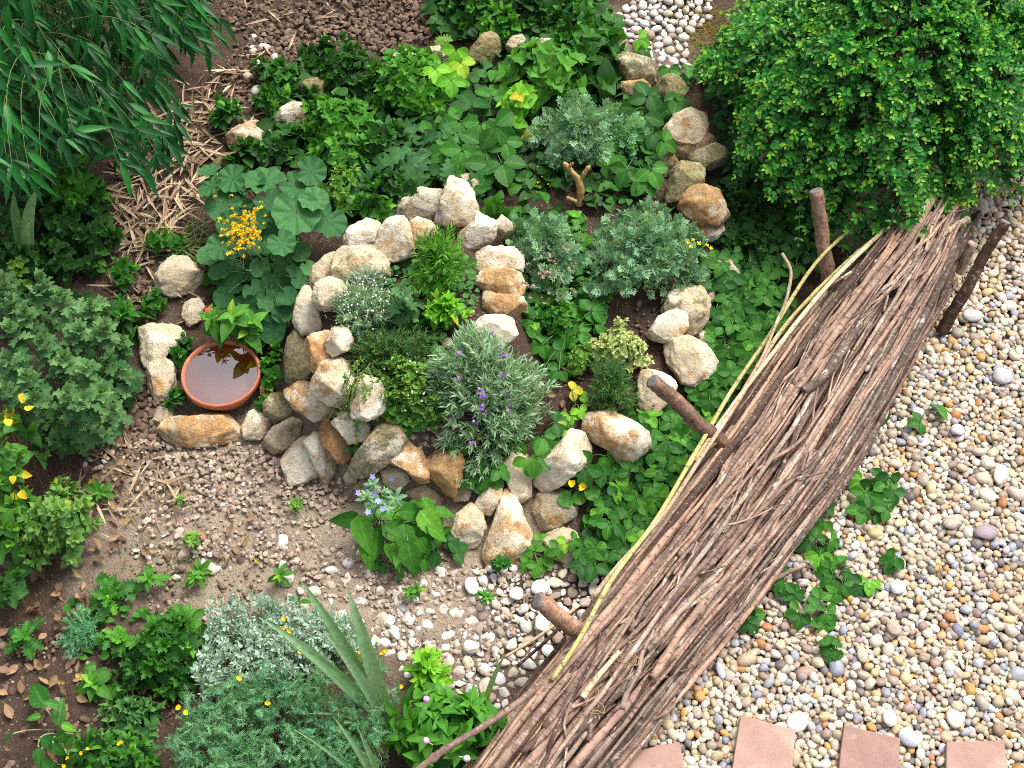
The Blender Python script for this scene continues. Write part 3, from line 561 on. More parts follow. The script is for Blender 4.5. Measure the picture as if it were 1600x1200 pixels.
litter('nutshell_mulch', 'dark damp nutshell mulch at the top edge and round the grey green bush', 'mulch', M['wetchip'],
    [([(300, -30), (700, -30), (690, 60), (560, 90), (430, 110), (380, 60)], 1700, .012, .026), ([(380, 60), (480, 60), (440, 150), (370, 170), (340, 120)], 300, .012, .024),
     ([(180, 560), (260, 620), (250, 740), (160, 700)], 300, .012, .026), ([(190, 400), (280, 400), (240, 510), (150, 470)], 160, .012, .024)], shell_t(), r0, .004, .62)
litter('dry_bamboo_litter', 'pale dry bamboo leaves strewn on the soil beside the bamboo', 'leaf litter', M['drystraw'],
    [([(205, 250), (280, 170), (335, 150), (320, 260), (300, 330), (240, 400), (180, 420), (170, 330)], 330, .06, .14), ([(290, 130), (370, 100), (420, 200), (330, 230)], 70, .05, .12),
     ([(100, 700), (250, 680), (300, 780), (120, 860)], 60, .05, .11), ([(170, 380), (300, 330), (300, 420), (150, 520)], 60, .04, .1), ([(350, -20), (640, -20), (650, 60), (400, 150)], 46, .04, .1), ([(220, 440), (320, 430), (300, 520), (220, 500)], 24, .04, .09),
     ([(380, 100), (440, 180), (430, 60)], 10, .04, .08), ([(1100, 1000), (1500, 450), (1600, 450), (1600, 1180), (1050, 1180)], 55, .02, .05), ([(860, 300), (1000, 300), (1000, 360), (870, 480)], 20, .03, .06)], T_STRAW, r0, .01, .35)
litter('fallen_leaves', 'curled brown fallen leaves on the soil at the lower left', 'leaf litter', M['dryleaf'],
    [([(20, 860), (140, 850), (190, 980), (60, 1060), (0, 1000)], 50, .02, .045), ([(120, 700), (220, 680), (200, 880), (110, 850)], 40, .02, .042), ([(200, 800), (400, 740), (420, 900), (240, 930)], 18, .02, .045),
     ([(0, 1010), (140, 1030), (100, 1200), (0, 1200)], 40, .02, .05), ([(430, 90), (480, 120), (470, 180), (440, 150)], 10, .04, .08), ([(560, 200), (740, 160), (720, 260), (600, 330)], 22, .03, .06), ([(900, 560), (960, 620), (900, 700), (860, 640)], 14, .02, .045)], T_DRYLEAF, r0, .01, .6)
def crumbs():
    r = np.random.default_rng(31); acc = Acc(); SC_ = np.array([(.10,.066,.047),(.17,.12,.085),(.26,.2,.15),(.36,.3,.24)])
    for poly, n, w_ in (([(0, 980), (140, 980), (290, 1080), (250, 1200), (0, 1200)], 700, [.55,.3,.1,.05]), ([(180, 840), (420, 860), (400, 960), (240, 980)], 420, [.1,.25,.4,.25]), ([(150, 430), (300, 440), (230, 700), (140, 720)], 260, [.4,.35,.2,.05]),
                        ([(860, 430), (1060, 440), (1040, 560), (900, 680), (850, 560)], 300, [.35,.45,.15,.05]), ([(670, 460), (760, 460), (740, 530), (690, 530)], 90, [.2,.4,.3,.1]), ([(300, -20), (700, -20), (560, 90), (400, 150)], 260, [.4,.4,.15,.05]), ([(620, 640), (730, 640), (700, 710)], 120, [.2,.4,.3,.1]), ([(340, 100), (440, 60), (420, 200), (300, 240)], 160, [.5,.35,.1,.05])):
        q = scatter(poly, n, r); P = G(q[:, 0], q[:, 1]); pebbles(acc, P[:, :2], np.exp(r.normal(math.log(.0042), .45, n)), SH_ANG, r, SC_, np.array(w_), -.004)
    tag(acc.obj('soil_crumbs', M['lime_stone'], None, [0, 0, 0], tint=True), 'crumbly brown clods of earth lying on the bare soil', 'soil', kind='stuff')
crumbs()
def big_pebble(label, px, py, w_, h_, ang, c, seed, ang_n=1):
    r = np.random.default_rng(seed); V, F = ico(4); W = V.copy()
    for _ in range(ang_n):
        q = nrm(r.normal(size=3)); ex = W@q; W = W-np.maximum(ex-.75, 0)[:, None]*q*.9
    o3 = r.random(3)*20; W = W*(1+.12*np.array([mnoise.noise(Vector(v*1.1+o3)) for v in V]))[:, None]
    P = G(px, py, .02); s = float(SC(P)); a, b_ = w_*.5*s, h_*.5*s/float(sinE(P)); W = W*[a, b_, min(a, b_)*.55]; ca, sa = math.cos(ang), math.sin(ang)
    W = np.stack([W[:, 0]*ca-W[:, 1]*sa, W[:, 0]*sa+W[:, 1]*ca, W[:, 2]], 1)
    o = link('pebble', mesh('pebble', W, F, M['pebble'], colr=np.tile(c, (len(W), 1))), None, P); tag(o, label, 'pebble', 'larger pebbles lying on the gravel')
for i, a in enumerate([("large flat purplish slate pebble alone in the right hand gravel", 1540, 832, 38, 24, .15, (.24,.2,.22), 5), ("flat brown grey pebble left of the purplish slate pebble", 1488, 818, 32, 17, 0, (.33,.28,.23), 3),
    ("large white angular pebble touching the second paving block", 1246, 1128, 32, 34, -.8, (.68,.67,.62), 7), ("bluish veined pebble between the third and fourth paving blocks", 1421, 1152, 36, 26, -.5, (.42,.46,.52), 1),
    ("big round tan pebble beside the upper end of the bundle", 1531, 320, 26, 28, 0, (.40,.35,.28), 1), ("long grey pebble beside the slanting stake at the upper right", 1520, 492, 32, 18, .1, (.45,.45,.43), 1),
    ("angular lilac grey stone in the gravel right of the bundle", 1567, 587, 32, 22, -.5, (.45,.42,.46), 6), ("lilac grey stone near the middle of the right hand gravel", 1496, 672, 22, 18, .3, (.46,.44,.5), 5),
    ("pale blue angular stone amid the gravel below the strawberry runners", 1403, 917, 26, 20, .2, (.52,.55,.6), 6), ("large white blotched pebble at the right edge of the gravel", 1564, 742, 24, 30, -.3, (.66,.62,.5), 3),
    ("dark blue oval pebble in the lower gravel", 1497, 983, 15, 20, .3, (.16,.17,.24), 1), ("flat brown triangular pebble in the lower gravel", 1397, 982, 22, 24, .6, (.34,.28,.22), 4),
    ("round beige pebble in the lower gravel", 1348, 1023, 18, 22, 0, (.44,.38,.28), 1), ("large round white pebble near the lower right corner", 1492, 1122, 26, 28, 0, (.6,.58,.52), 1), ("white pebble with a groove above the third paving block", 1390, 1122, 22, 26, .2, (.64,.63,.6), 2),
    ("smooth blue grey pebble beside the bundle's lower right edge", 1126, 1047, 13, 26, .2, (.42,.44,.55), 1), ("large flat white limestone near the lowest stake", 848, 972, 26, 36, -.2, (.62,.61,.58), 8, 5), ("white limestone block left of the lowest stake", 844, 918, 30, 24, 0, (.66,.64,.59), 9, 3),
    ("biggest white limestone chip below the spiral", 737, 915, 22, 28, .2, (.66,.64,.6), 10, 5), ("white limestone lump at the edge of the path gravel", 806, 928, 22, 22, .2, (.66,.65,.62), 12, 3), ("cream limestone lump right of the small yellow flowers", 736, 1010, 28, 22, -.2, (.6,.56,.48), 13, 3)]): big_pebble(*a)

# ------------------------------------------------------------------ paving blocks, saucer
def blockmat():
    m, nt, p, out = nmat('pink_concrete'); b = NB(nt); o = b.obj(); n = b.noise(o, 14, 3); n2 = b.noise(o, 260, 3, .7); n3 = b.noise(o, 60, 3)
    r = b.info().outputs['Random']; c = b.mix(r, (.36, .225, .18), (.25, .145, .13)); big = b.step(b.noise(b.vmath('ADD', o, b.math('MULTIPLY', r, 9.)), 7, 5, .65), .5, .58)
    c = b.mix(b.math('MULTIPLY', big, .4), c, (.47, .35, .29)); c = b.mix(.35, c, n, 'OVERLAY'); c = b.mix(b.step(n2, .6, .7), c, (.22, .13, .11)); c = b.mix(b.step(n3, .55, .75), c, (.30, .235, .18))
    b.put(p.inputs['Base Color'], c); p.inputs['Roughness'].default_value = .9; nt.links.new(b.bump(n2, .5, .003), p.inputs['Normal']); return m
M['block'] = blockmat()
def block(label, quad):
    top = [G(x, y, .035) for x, y in quad]; c = np.mean(top, 0); bm = bmesh.new(); vt = [bm.verts.new(Vector(p-c)) for p in top]; vb = [bm.verts.new(Vector(p-c-np.array([0, 0, .075]))) for p in top]
    bm.faces.new(vt); bm.faces.new(vb[::-1])
    for i in range(4): bm.faces.new((vt[i], vb[i], vb[(i+1) % 4], vt[(i+1) % 4]))
    bmesh.ops.recalc_face_normals(bm, faces=bm.faces); bmesh.ops.bevel(bm, geom=bm.edges[:], offset=.004, segments=3, affect='EDGES', profile=.6)
    bmesh.ops.triangulate(bm, faces=[f for f in bm.faces if len(f.verts) > 4])
    bmesh.ops.subdivide_edges(bm, edges=bm.edges[:], cuts=2, use_grid_fill=True)
    for v in bm.verts: v.co += Vector(mnoise.noise_vector(v.co*45))*.0026
    me = bpy.data.meshes.new('paving_block'); bm.to_mesh(me); bm.free(); me.materials.append(M['block']); o = link('paving_block', me, None, c); tag(o, label, 'paving block', 'paving blocks set in the gravel')
block("pale pink paving block next to the bundle's lower end", [(974, 1176), (1062, 1158), (1078, 1245), (985, 1270)])
block("lightest salmon paving block, large white pebble at its corner", [(1158, 1116), (1243, 1140), (1232, 1270), (1137, 1240)])
block("salmon paving block with a pale stain, third from the bundle", [(1319, 1132), (1407, 1153), (1397, 1280), (1304, 1255)])
block("dark reddish paving block nearest the right edge, farthest from the bundle", [(1480, 1159), (1570, 1156), (1580, 1270), (1476, 1275)])

def lathe(prof, n=64):
    prof = np.array(prof); th = np.arange(n)*2*math.pi/n; V = np.stack([prof[:, 0, None]*np.cos(th), prof[:, 0, None]*np.sin(th), np.repeat(prof[:, 1, None], n, 1)], -1).reshape(-1, 3)
    k = len(prof); i = np.arange(k-1)[:, None]*n; j = np.arange(n)[None]; j2 = (j+1) % n; return V, np.stack([i+j, i+j2, i+n+j2, i+n+j], -1).reshape(-1, 4)
def saucer():
    C = base_of(348, 592, .05); s = float(SC(C)); R = 61*s
    t = empty('water_saucer', C, 'round terracotta saucer filled with water beside the herb spiral', 'saucer')
    V, F = lathe([(.001, 0), (.70*R, 0), (.76*R, .004), (.97*R, .062), (1.0*R, .066), (1.005*R, .083), (.985*R, .088), (.93*R, .086), (.915*R, .078), (.88*R, .06), (.68*R, .014), (.62*R, .010), (.55*R, .013), (.3*R, .012), (.001, .012)])
    m, nt, p, out = nmat('wet_terracotta'); b = NB(nt); o = b.obj(); rad = nt.nodes.new('ShaderNodeVectorMath'); rad.operation = 'LENGTH'; b.put(rad.inputs[0], b.vmath('MULTIPLY', o, (1., 1., 0.))); q = rad.outputs['Value']; z = b.sep(o)[2]
    n = b.noise(o, 30, 4); c = b.mix(n, (.33, .085, .04), (.46, .15, .075)); lime = b.math('MULTIPLY', b.step(b.math('ADD', q, b.math('MULTIPLY', n, .02)), .66*R, .60*R), b.step(z, .009, .0105)); lime = b.math('MULTIPLY', lime, b.step(z, .04, .03))
    c = b.mix(b.math('MULTIPLY', lime, .8), c, (.44, .38, .42)); c = b.mix(b.math('MULTIPLY', b.step(b.noise(o, 16, 3), .55, .7), .35), c, (.5, .34, .26))
    b.put(p.inputs['Base Color'], c); p.inputs['Roughness'].default_value = .65; nt.links.new(b.bump(n, .3, .003), p.inputs['Normal'])
    link('bowl', mesh('bowl', V, F, m), t)
    m, nt, p, out = nmat('still_water'); b = NB(nt); tr = nt.nodes.new('ShaderNodeBsdfTransparent'); tr.inputs[0].default_value = (.55, .36, .31, 1); g = nt.nodes.new('ShaderNodeBsdfGlossy'); g.inputs['Roughness'].default_value = .01
    fr = nt.nodes.new('ShaderNodeFresnel'); fr.inputs[0].default_value = 1.36; mx = nt.nodes.new('ShaderNodeMixShader'); nt.links.new(b.math('ADD', fr.outputs[0], .19), mx.inputs[0]); nt.links.new(tr.outputs[0], mx.inputs[1]); nt.links.new(g.outputs[0], mx.inputs[2]); nt.links.new(mx.outputs[0], out.inputs[0])
    V, F = lathe([(.001, .077), (.45*R, .077), (.909*R, .077)]); link('water', mesh('water', V, F, m), t)
saucer()

# ------------------------------------------------------------------ the brushwood bundle, its stakes and canes
def stickmesh(name, P, R, mat, sides=9, seed=0, knots=5, rough=.07):
    r = np.random.default_rng(seed); n = len(P); L = np.concatenate([[0], np.cumsum(np.linalg.norm(np.diff(P, axis=0), axis=1))]); R = np.broadcast_to(np.asarray(R, float), (n,)).copy()
    for _ in range(knots): R *= 1+r.uniform(.1, .4)*np.exp(-((L-r.random()*L[-1])/.010)**2)
    T = nrm(np.gradient(P, axis=0)); ref = np.array([0, 0, 1.]) if abs(T[n//2][2]) < .85 else np.array([1., 0, 0]); a = nrm(np.cross(T, ref)); b_ = np.cross(T, a); th = np.arange(sides)*2*math.pi/sides
    RR = R[:, None]*(1+r.normal(size=(n, sides))*rough); V = P[:, None]+RR[..., None]*(np.cos(th)[None, :, None]*a[:, None]+np.sin(th)[None, :, None]*b_[:, None])
    i = np.arange(n-1)[:, None]*sides; j = np.arange(sides)[None]; j2 = (j+1) % sides; F = np.stack([i+j, i+j2, i+sides+j2, i+sides+j], -1).reshape(-1, 4)
    Fc = np.array([np.arange(sides)[::-1], (n-1)*sides+np.arange(sides)]); A = np.zeros((n, sides, 3)); A[..., 0] = np.cos(th)*R.mean(); A[..., 1] = np.sin(th)*R.mean(); A[..., 2] = L[:, None]
    o0 = P[n//2]; me = mesh(name, V.reshape(-1, 3)-o0, [F, Fc], mat); at = me.attributes.new('bark', 'FLOAT_VECTOR', 'POINT'); at.data.foreach_set('vector', A.astype(np.float32).ravel()); return me, o0
AX = np.array([(752, 1330), (868, 1170), (988, 1020), (1106, 870), (1224, 710), (1320, 560), (1410, 425), (1464, 325), (1520, 225)], float)
HW = np.array([90, 90, 90, 91, 89, 82, 66, 54, 44], float)
def bundle_pt(t, u, z):
    """t along, u across (-1..1), z height: a world point"""
    k = np.clip(t, -.05, 1.05)*(len(AX)-1); i = np.clip(np.floor(k).astype(int), 0, len(AX)-2); f = (k-i)[:, None]; c = AX[i]*(1-f)+AX[i+1]*f; h = HW[i]*(1-f[:, 0])+HW[i+1]*f[:, 0]
    d = nrm(AX[i+1]-AX[i]); nn = np.stack([-d[:, 1], d[:, 0]], 1); q = c+nn*(u*h)[:, None]; p = G(q[:, 0], q[:, 1], 0.); p[:, 2] = 0
    # shift towards the camera foot so that the pile's own height does not move it in the picture
    v = CAM-p; p = p+v*(.12/v[:, 2:3]); p[:, 2] = z; return p
def sticks():
    r = np.random.default_rng(77)
    kinds = [("smooth reddish brown stick lying along the brushwood bundle", 'bark_brown', 'reddish brown sticks in the bundle'), ("grey stick with peeling bark lying along the brushwood bundle", 'bark_grey', 'grey peeling sticks in the bundle'), ("thin pale brown stick lying along the brushwood bundle", 'bark_pale', 'thin pale sticks in the bundle')]
    N = 205
    for i in range(N):
        top = i >= 35; u0 = r.uniform(-1, 1); u1 = np.clip(u0+r.normal()*.3, -1, 1)
        if top: u0 = -1.05+2.1*((i-35)+r.random())/(N-35); u1 = np.clip(u0+r.normal()*(.25 if r.random() < .5 else .7), -1.1, 1.1)
        # the right flank of the bundle is weathered grey, the left flank smooth and brown
        k = r.choice(3, p=([.8, .14, .06] if u0 < -.1 else [.5, .43, .07])); 
        if k == 2 and u0 > -.2: k = 1
        full = r.random() < .42; t0 = -.04 if full else r.uniform(-.04, .45); t1 = r.uniform(.80, .93) if full or r.random() < .5 else min(.91, t0+r.uniform(.35, .7))
        n = 44; t = np.linspace(t0, t1, n); f = (t-t0)/(t1-t0); u = u0+(u1-u0)*f+.085*np.sin(f*r.uniform(3, 9)+r.random()*6)*r.normal()
        lay = r.uniform(.25, .6) if not top else r.uniform(.42, 1.18); lay2 = lay+r.normal()*.12
        z = .03+.19*np.sqrt(np.clip(1-u*u*.92, .04, 1))*(lay+(lay2-lay)*f)+.012*np.sin(f*r.uniform(4, 10)+r.random()*6)
        z = z*sstep(1.25, .8, t)+.02
        P = bundle_pt(t, u, z); P += np.stack([np.convolve(r.normal(size=n+6)*.009, np.ones(7)/7, 'valid') for _ in range(3)], 1)
        rad = (r.uniform(.0044, .0086) if r.random() < .88 else r.uniform(.0095, .013)) if k < 2 else r.uniform(.0035, .006)
        if not top: rad *= 1.1
        R = rad*np.linspace(1.15, .62, n) if r.random() < .6 else rad*np.linspace(.62, 1.15, n)
        me, o0 = stickmesh('stick', P, R, M[kinds[k][1]], 9, 1000+i, r.integers(7, 18), .05); o = link('stick', me, None, o0); tag(o, kinds[k][0], 'stick', kinds[k][2])
        if top and i % 4 == 0:                                   # short side twigs left on some sticks
            j = r.integers(8, n-10); T = nrm(P[j+3]-P[j]); d = nrm(T*r.choice([-1, 1])*.8+r.normal(size=3)*[.28, .28, .05]+[0, 0, .22]); L = r.uniform(.03, .11); m = 10; q = P[j]+d*np.linspace(0, L, m)[:, None]+np.array([0, 0, -1.])*(np.linspace(0, 1, m)**2*L*.12)[:, None]
            me2, o2 = stickmesh('side_twig', q, np.linspace(.0042, .0022, m), M[kinds[k][1]], 6, 5000+i, 1); link('side_twig', me2, o, o2-o0)
def twigs():
    r = np.random.default_rng(171); lab = [("thin grey twig lying slantwise across the other sticks on top of the bundle", 'bark_grey', 'slanting grey twigs on the bundle'), ("thin brown twig lying slantwise across the other sticks on top of the bundle", 'bark_brown', 'slanting brown twigs on the bundle')]
    for i in range(46):
        k = 0 if r.random() < .6 else 1; n = 40; t0 = r.uniform(.02, .72); dt = r.uniform(.14, .34); u0 = r.uniform(-.85, .85); u1 = np.clip(u0+r.choice([-1, 1])*r.uniform(.4, 1.1), -.98, .98); f = np.linspace(0, 1, n); t = t0+dt*f
        u = u0+(u1-u0)*f+.10*np.sin(f*r.uniform(4, 9)+r.random()*6)*r.uniform(.3, 1); z = .045+.19*np.sqrt(np.clip(1-u*u*.92, .04, 1))*r.uniform(1.03, 1.14)*sstep(1.25, .8, t)
        P = bundle_pt(t, u, z); P += np.stack([np.convolve(r.normal(size=n+4)*.006, np.ones(5)/5, 'valid') for _ in range(3)], 1)
        me, o0 = stickmesh('stick', P, r.uniform(.0035, .0065)*np.linspace(1.2, .45, n), M[lab[k][1]], 8, 9000+i, r.integers(5, 12), .06); o = link('stick', me, None, o0); tag(o, lab[k][0], 'stick', lab[k][2])
        for q in range(r.integers(0, 3)):                        # forks
            j = r.integers(6, n-8); T = nrm(P[j+3]-P[j]); d = nrm(T+r.normal(size=3)*[.4, .4, .05]+[0, 0, .2]); L = r.uniform(.05, .16); m = 12; w_ = P[j]+d*np.linspace(0, L, m)[:, None]+T*(np.linspace(0, 1, m)**2*L*.4)[:, None]
            me2, o2 = stickmesh('side_twig', w_, np.linspace(.0038, .0018, m), M[lab[k][1]], 6, 9500+i*3+q, 2); link('side_twig', me2, o, o2-o0)
sticks(); twigs()
def lone_stick(label, path, lifts, r0_, r1_, mat, cat='stick', name='stick', nodes=0, n=50, group=None, seed=1):
    q = spline(path, n); lf = np.interp(np.linspace(0, 1, n), np.linspace(0, 1, len(lifts)), lifts); P = G(q[:, 0], q[:, 1], lf); k = np.ones(5)/5
    for c in range(3): P[2:-2, c] = np.convolve(P[:, c], k, 'valid')
    R = np.linspace(r0_, r1_, n)
    me, o0 = stickmesh(name, P, R, M[mat], 9, seed, nodes, .03); o = link(name, me, None, o0); tag(o, label, cat, group); return o
lone_stick("longest green yellow cane along the bundle's left edge", [(1345, 345), (1272, 412), (1205, 520), (1146, 605), (1085, 710), (1022, 818), (955, 905), (905, 1000), (862, 1062)], [.2, .2, .2, .22, .24, .26, .27, .27, .25], .006, .0068, 'cane', 'cane', 'cane', 6, seed=3)
lone_stick("split pale yellow cane crossing the stake in the middle of the bundle", [(1330, 425), (1262, 470), (1212, 530), (1155, 625), (1095, 715), (1040, 800), (965, 885), (925, 935)], [.2, .2, .2, .22, .25, .26, .26, .25], .005, .007, 'bark_pale', 'cane', 'cane', 3, seed=4)
lone_stick("thin pale stalk with a bent upper end beside the canes", [(1222, 396), (1236, 425), (1228, 470), (1213, 505), (1190, 560), (1160, 610)], [.3, .29, .26, .24, .23, .22], .0055, .0045, 'bark_pale', 'stalk', 'stalk', 1, seed=5)
lone_stick("yellow green cane lying nearest the red brown stake at the top", [(1420, 330), (1350, 385), (1290, 440), (1235, 498), (1200, 545)], [.2, .21, .21, .2, .2], .005, .006, 'cane', 'cane', 'cane', 3, seed=6)
lone_stick("straight stripped pale pole along the bundle's upper left edge", [(1440, 310), (1370, 370), (1285, 455), (1205, 555), (1140, 640), (1085, 720)], [.22, .23, .22, .22, .22, .22], .0075, .006, 'bark_pale', 'pole', 'pole', 4, seed=7)
lone_stick("bare orange twig poking out left of the lowest stake", [(902, 948), (870, 985), (838, 1015), (808, 1041)], [.16, .13, .1, .07], .0055, .004, 'bark_stake', 'twig', 'twig', 1, n=24, seed=8)
lone_stick("pale yellow twig poking out below the lowest stake", [(905, 945), (865, 978), (830, 1002), (790, 1026)], [.19, .15, .12, .1], .0045, .004, 'bark_pale', 'twig', 'twig', 2, n=24, seed=9)
lone_stick("long thin stick sticking out over the pink flowered plant", [(640, 1212), (700, 1168), (760, 1132), (820, 1090), (880, 1035)], [.28, .27, .26, .24, .2], .008, .010, 'bark_brown', 'stick', 'stick', 3, seed=10)
lone_stick("short white stripped stick lying across the lower bundle", [(910, 1090), (930, 1062), (968, 1018)], [.27, .28, .28], .0095, .006, 'bark_pale', 'stick', 'stick', 0, n=20, seed=11)
lone_stick("short broken white stub beside the middle stake", [(1085, 716), (1100, 704), (1118, 690)], [.2, .2, .2], .009, .008, 'bark_pale', 'stub', 'stick', 0, n=12, seed=12)
lone_stick("gnarled branch end poking out of the upper bundle beside the far stake", [(1512, 342), (1480, 362), (1440, 395), (1400, 440)], [.2, .21, .2, .19], .009, .012, 'bark_grey', 'branch', 'stick', 5, seed=13)
lone_stick("yellow dried vine trailing down the lower bundle", [(892, 1098), (882, 1130), (886, 1165), (878, 1215)], [.27, .27, .26, .25], .004, .003, 'bark_pale', 'vine', 'vine', 0, seed=14)
lone_stick("loose twig lying on the gravel along the bundle's right edge", [(1258, 882), (1220, 900), (1190, 918), (1150, 945)], [.04, .05, .05, .07], .006, .008, 'bark_grey', 'twig', 'twig', 2, seed=15)
lone_stick("short dark cut branch standing in the gravel beside the far stake", [(1520, 380), (1512, 398), (1500, 425)], [.16, .12, .05], .016, .018, 'bark_grey', 'branch', 'stick', 0, n=14, seed=16)
lone_stick("thick peeling grey branch on top of the middle of the bundle", [(1345, 505), (1310, 555), (1285, 590), (1255, 612)], [.25, .27, .27, .27], .012, .016, 'bark_grey', 'branch', 'stick', 4, seed=17)
lone_stick("loose grey stick arching low along the bundle's right flank", [(1385, 640), (1330, 740), (1265, 820), (1195, 905), (1120, 990), (1045, 1085)], [.07, .08, .09, .1, .09, .08], .010, .008, 'bark_grey', 'stick', 'stick', 8, seed=18)
def curls(label, cx, cy, n, seed, mat='bark_pale'):
    r = np.random.default_rng(seed); acc = Acc(); C = []
    for _ in range(n):
        a = np.cumsum(r.normal(size=18)*.5)+r.random()*6; st = np.stack([np.cos(a), np.sin(a), np.sin(a*1.7)*.2], 1)*.003; p = G(cx+r.normal()*9, cy+r.normal()*5, .265); C.append(p+np.cumsum(st, 0))
    C = np.array(C); tubes(acc, C, np.full(C.shape[:2], .0011), 4); o0 = C.mean((0, 1)); tag(acc.obj('dry_roots', M['straw_root'], None, o0), label, 'roots')
M['straw_root'] = plain('dry_root', (.36, .25, .13), .8, .3)
curls("tangle of fine yellow dry roots on the lower bundle", 985, 1026, 11, 5); curls("loose curly brown tendrils at the lower end of the bundle", 915, 1105, 7, 6)
def stake(label, base, top, lb, lt, r0_, r1_, seed):
    a = G(*base, lb); b_ = G(*top, lt); n = 30; t = np.linspace(0, 1, n)[:, None]; r = np.random.default_rng(seed); P = a*(1-t)+b_*t+np.stack([np.convolve(r.normal(size=n+8)*.009, np.ones(9)/9, 'valid') for _ in range(3)], 1)
    root = empty('stake', P[0], label, 'stake', 'stakes holding the bundle'); R = np.linspace(r0_, r1_, n); me, o0 = stickmesh('post', P, R, M['bark_stake'], 14, seed, 0, .055); o = link('post', me, root, o0-P[0])
    ax = nrm(P[-1]-P[-3]); x = nrm(np.cross(ax, [0, 0, 1.])); y = np.cross(x, ax); th = np.arange(16)*2*math.pi/16; rings = []
    for q, h in ((1.0, -.001), (.97, .003), (.6, .0036), (.02, .004)): rings.append(ax*h+q*r1_*.99*(np.cos(th)[:, None]*x+np.sin(th)[:, None]*y))
    V = np.concatenate(rings); i = np.arange(3)[:, None]*16; j = np.arange(16)[None]; j2 = (j+1) % 16; F = np.stack([i+j, i+j2, i+16+j2, i+16+j], -1).reshape(-1, 4)
    link('cut_face', mesh('cut_face', V, F, M['cutwood']), root, P[-1]-P[0])
stake("upright red brown stake between the hedge and the bundle's upper end", (1304, 500), (1274, 300), -.02, .34, .024, .022, 41)
stake("slanting stake leaning over a cream rock in the middle of the bundle's left edge", (1160, 722), (1019, 594), .1, .38, .023, .022, 42)
stake("slanting stake nearest the bundle's lower end, its cut face towards the white gravel", (925, 1000), (843, 941), .14, .30, .024, .024, 43)
stake("dark reddish stake leaning over the gravel right of the bundle", (1470, 520), (1570, 345), .02, .36, .020, .016, 44)

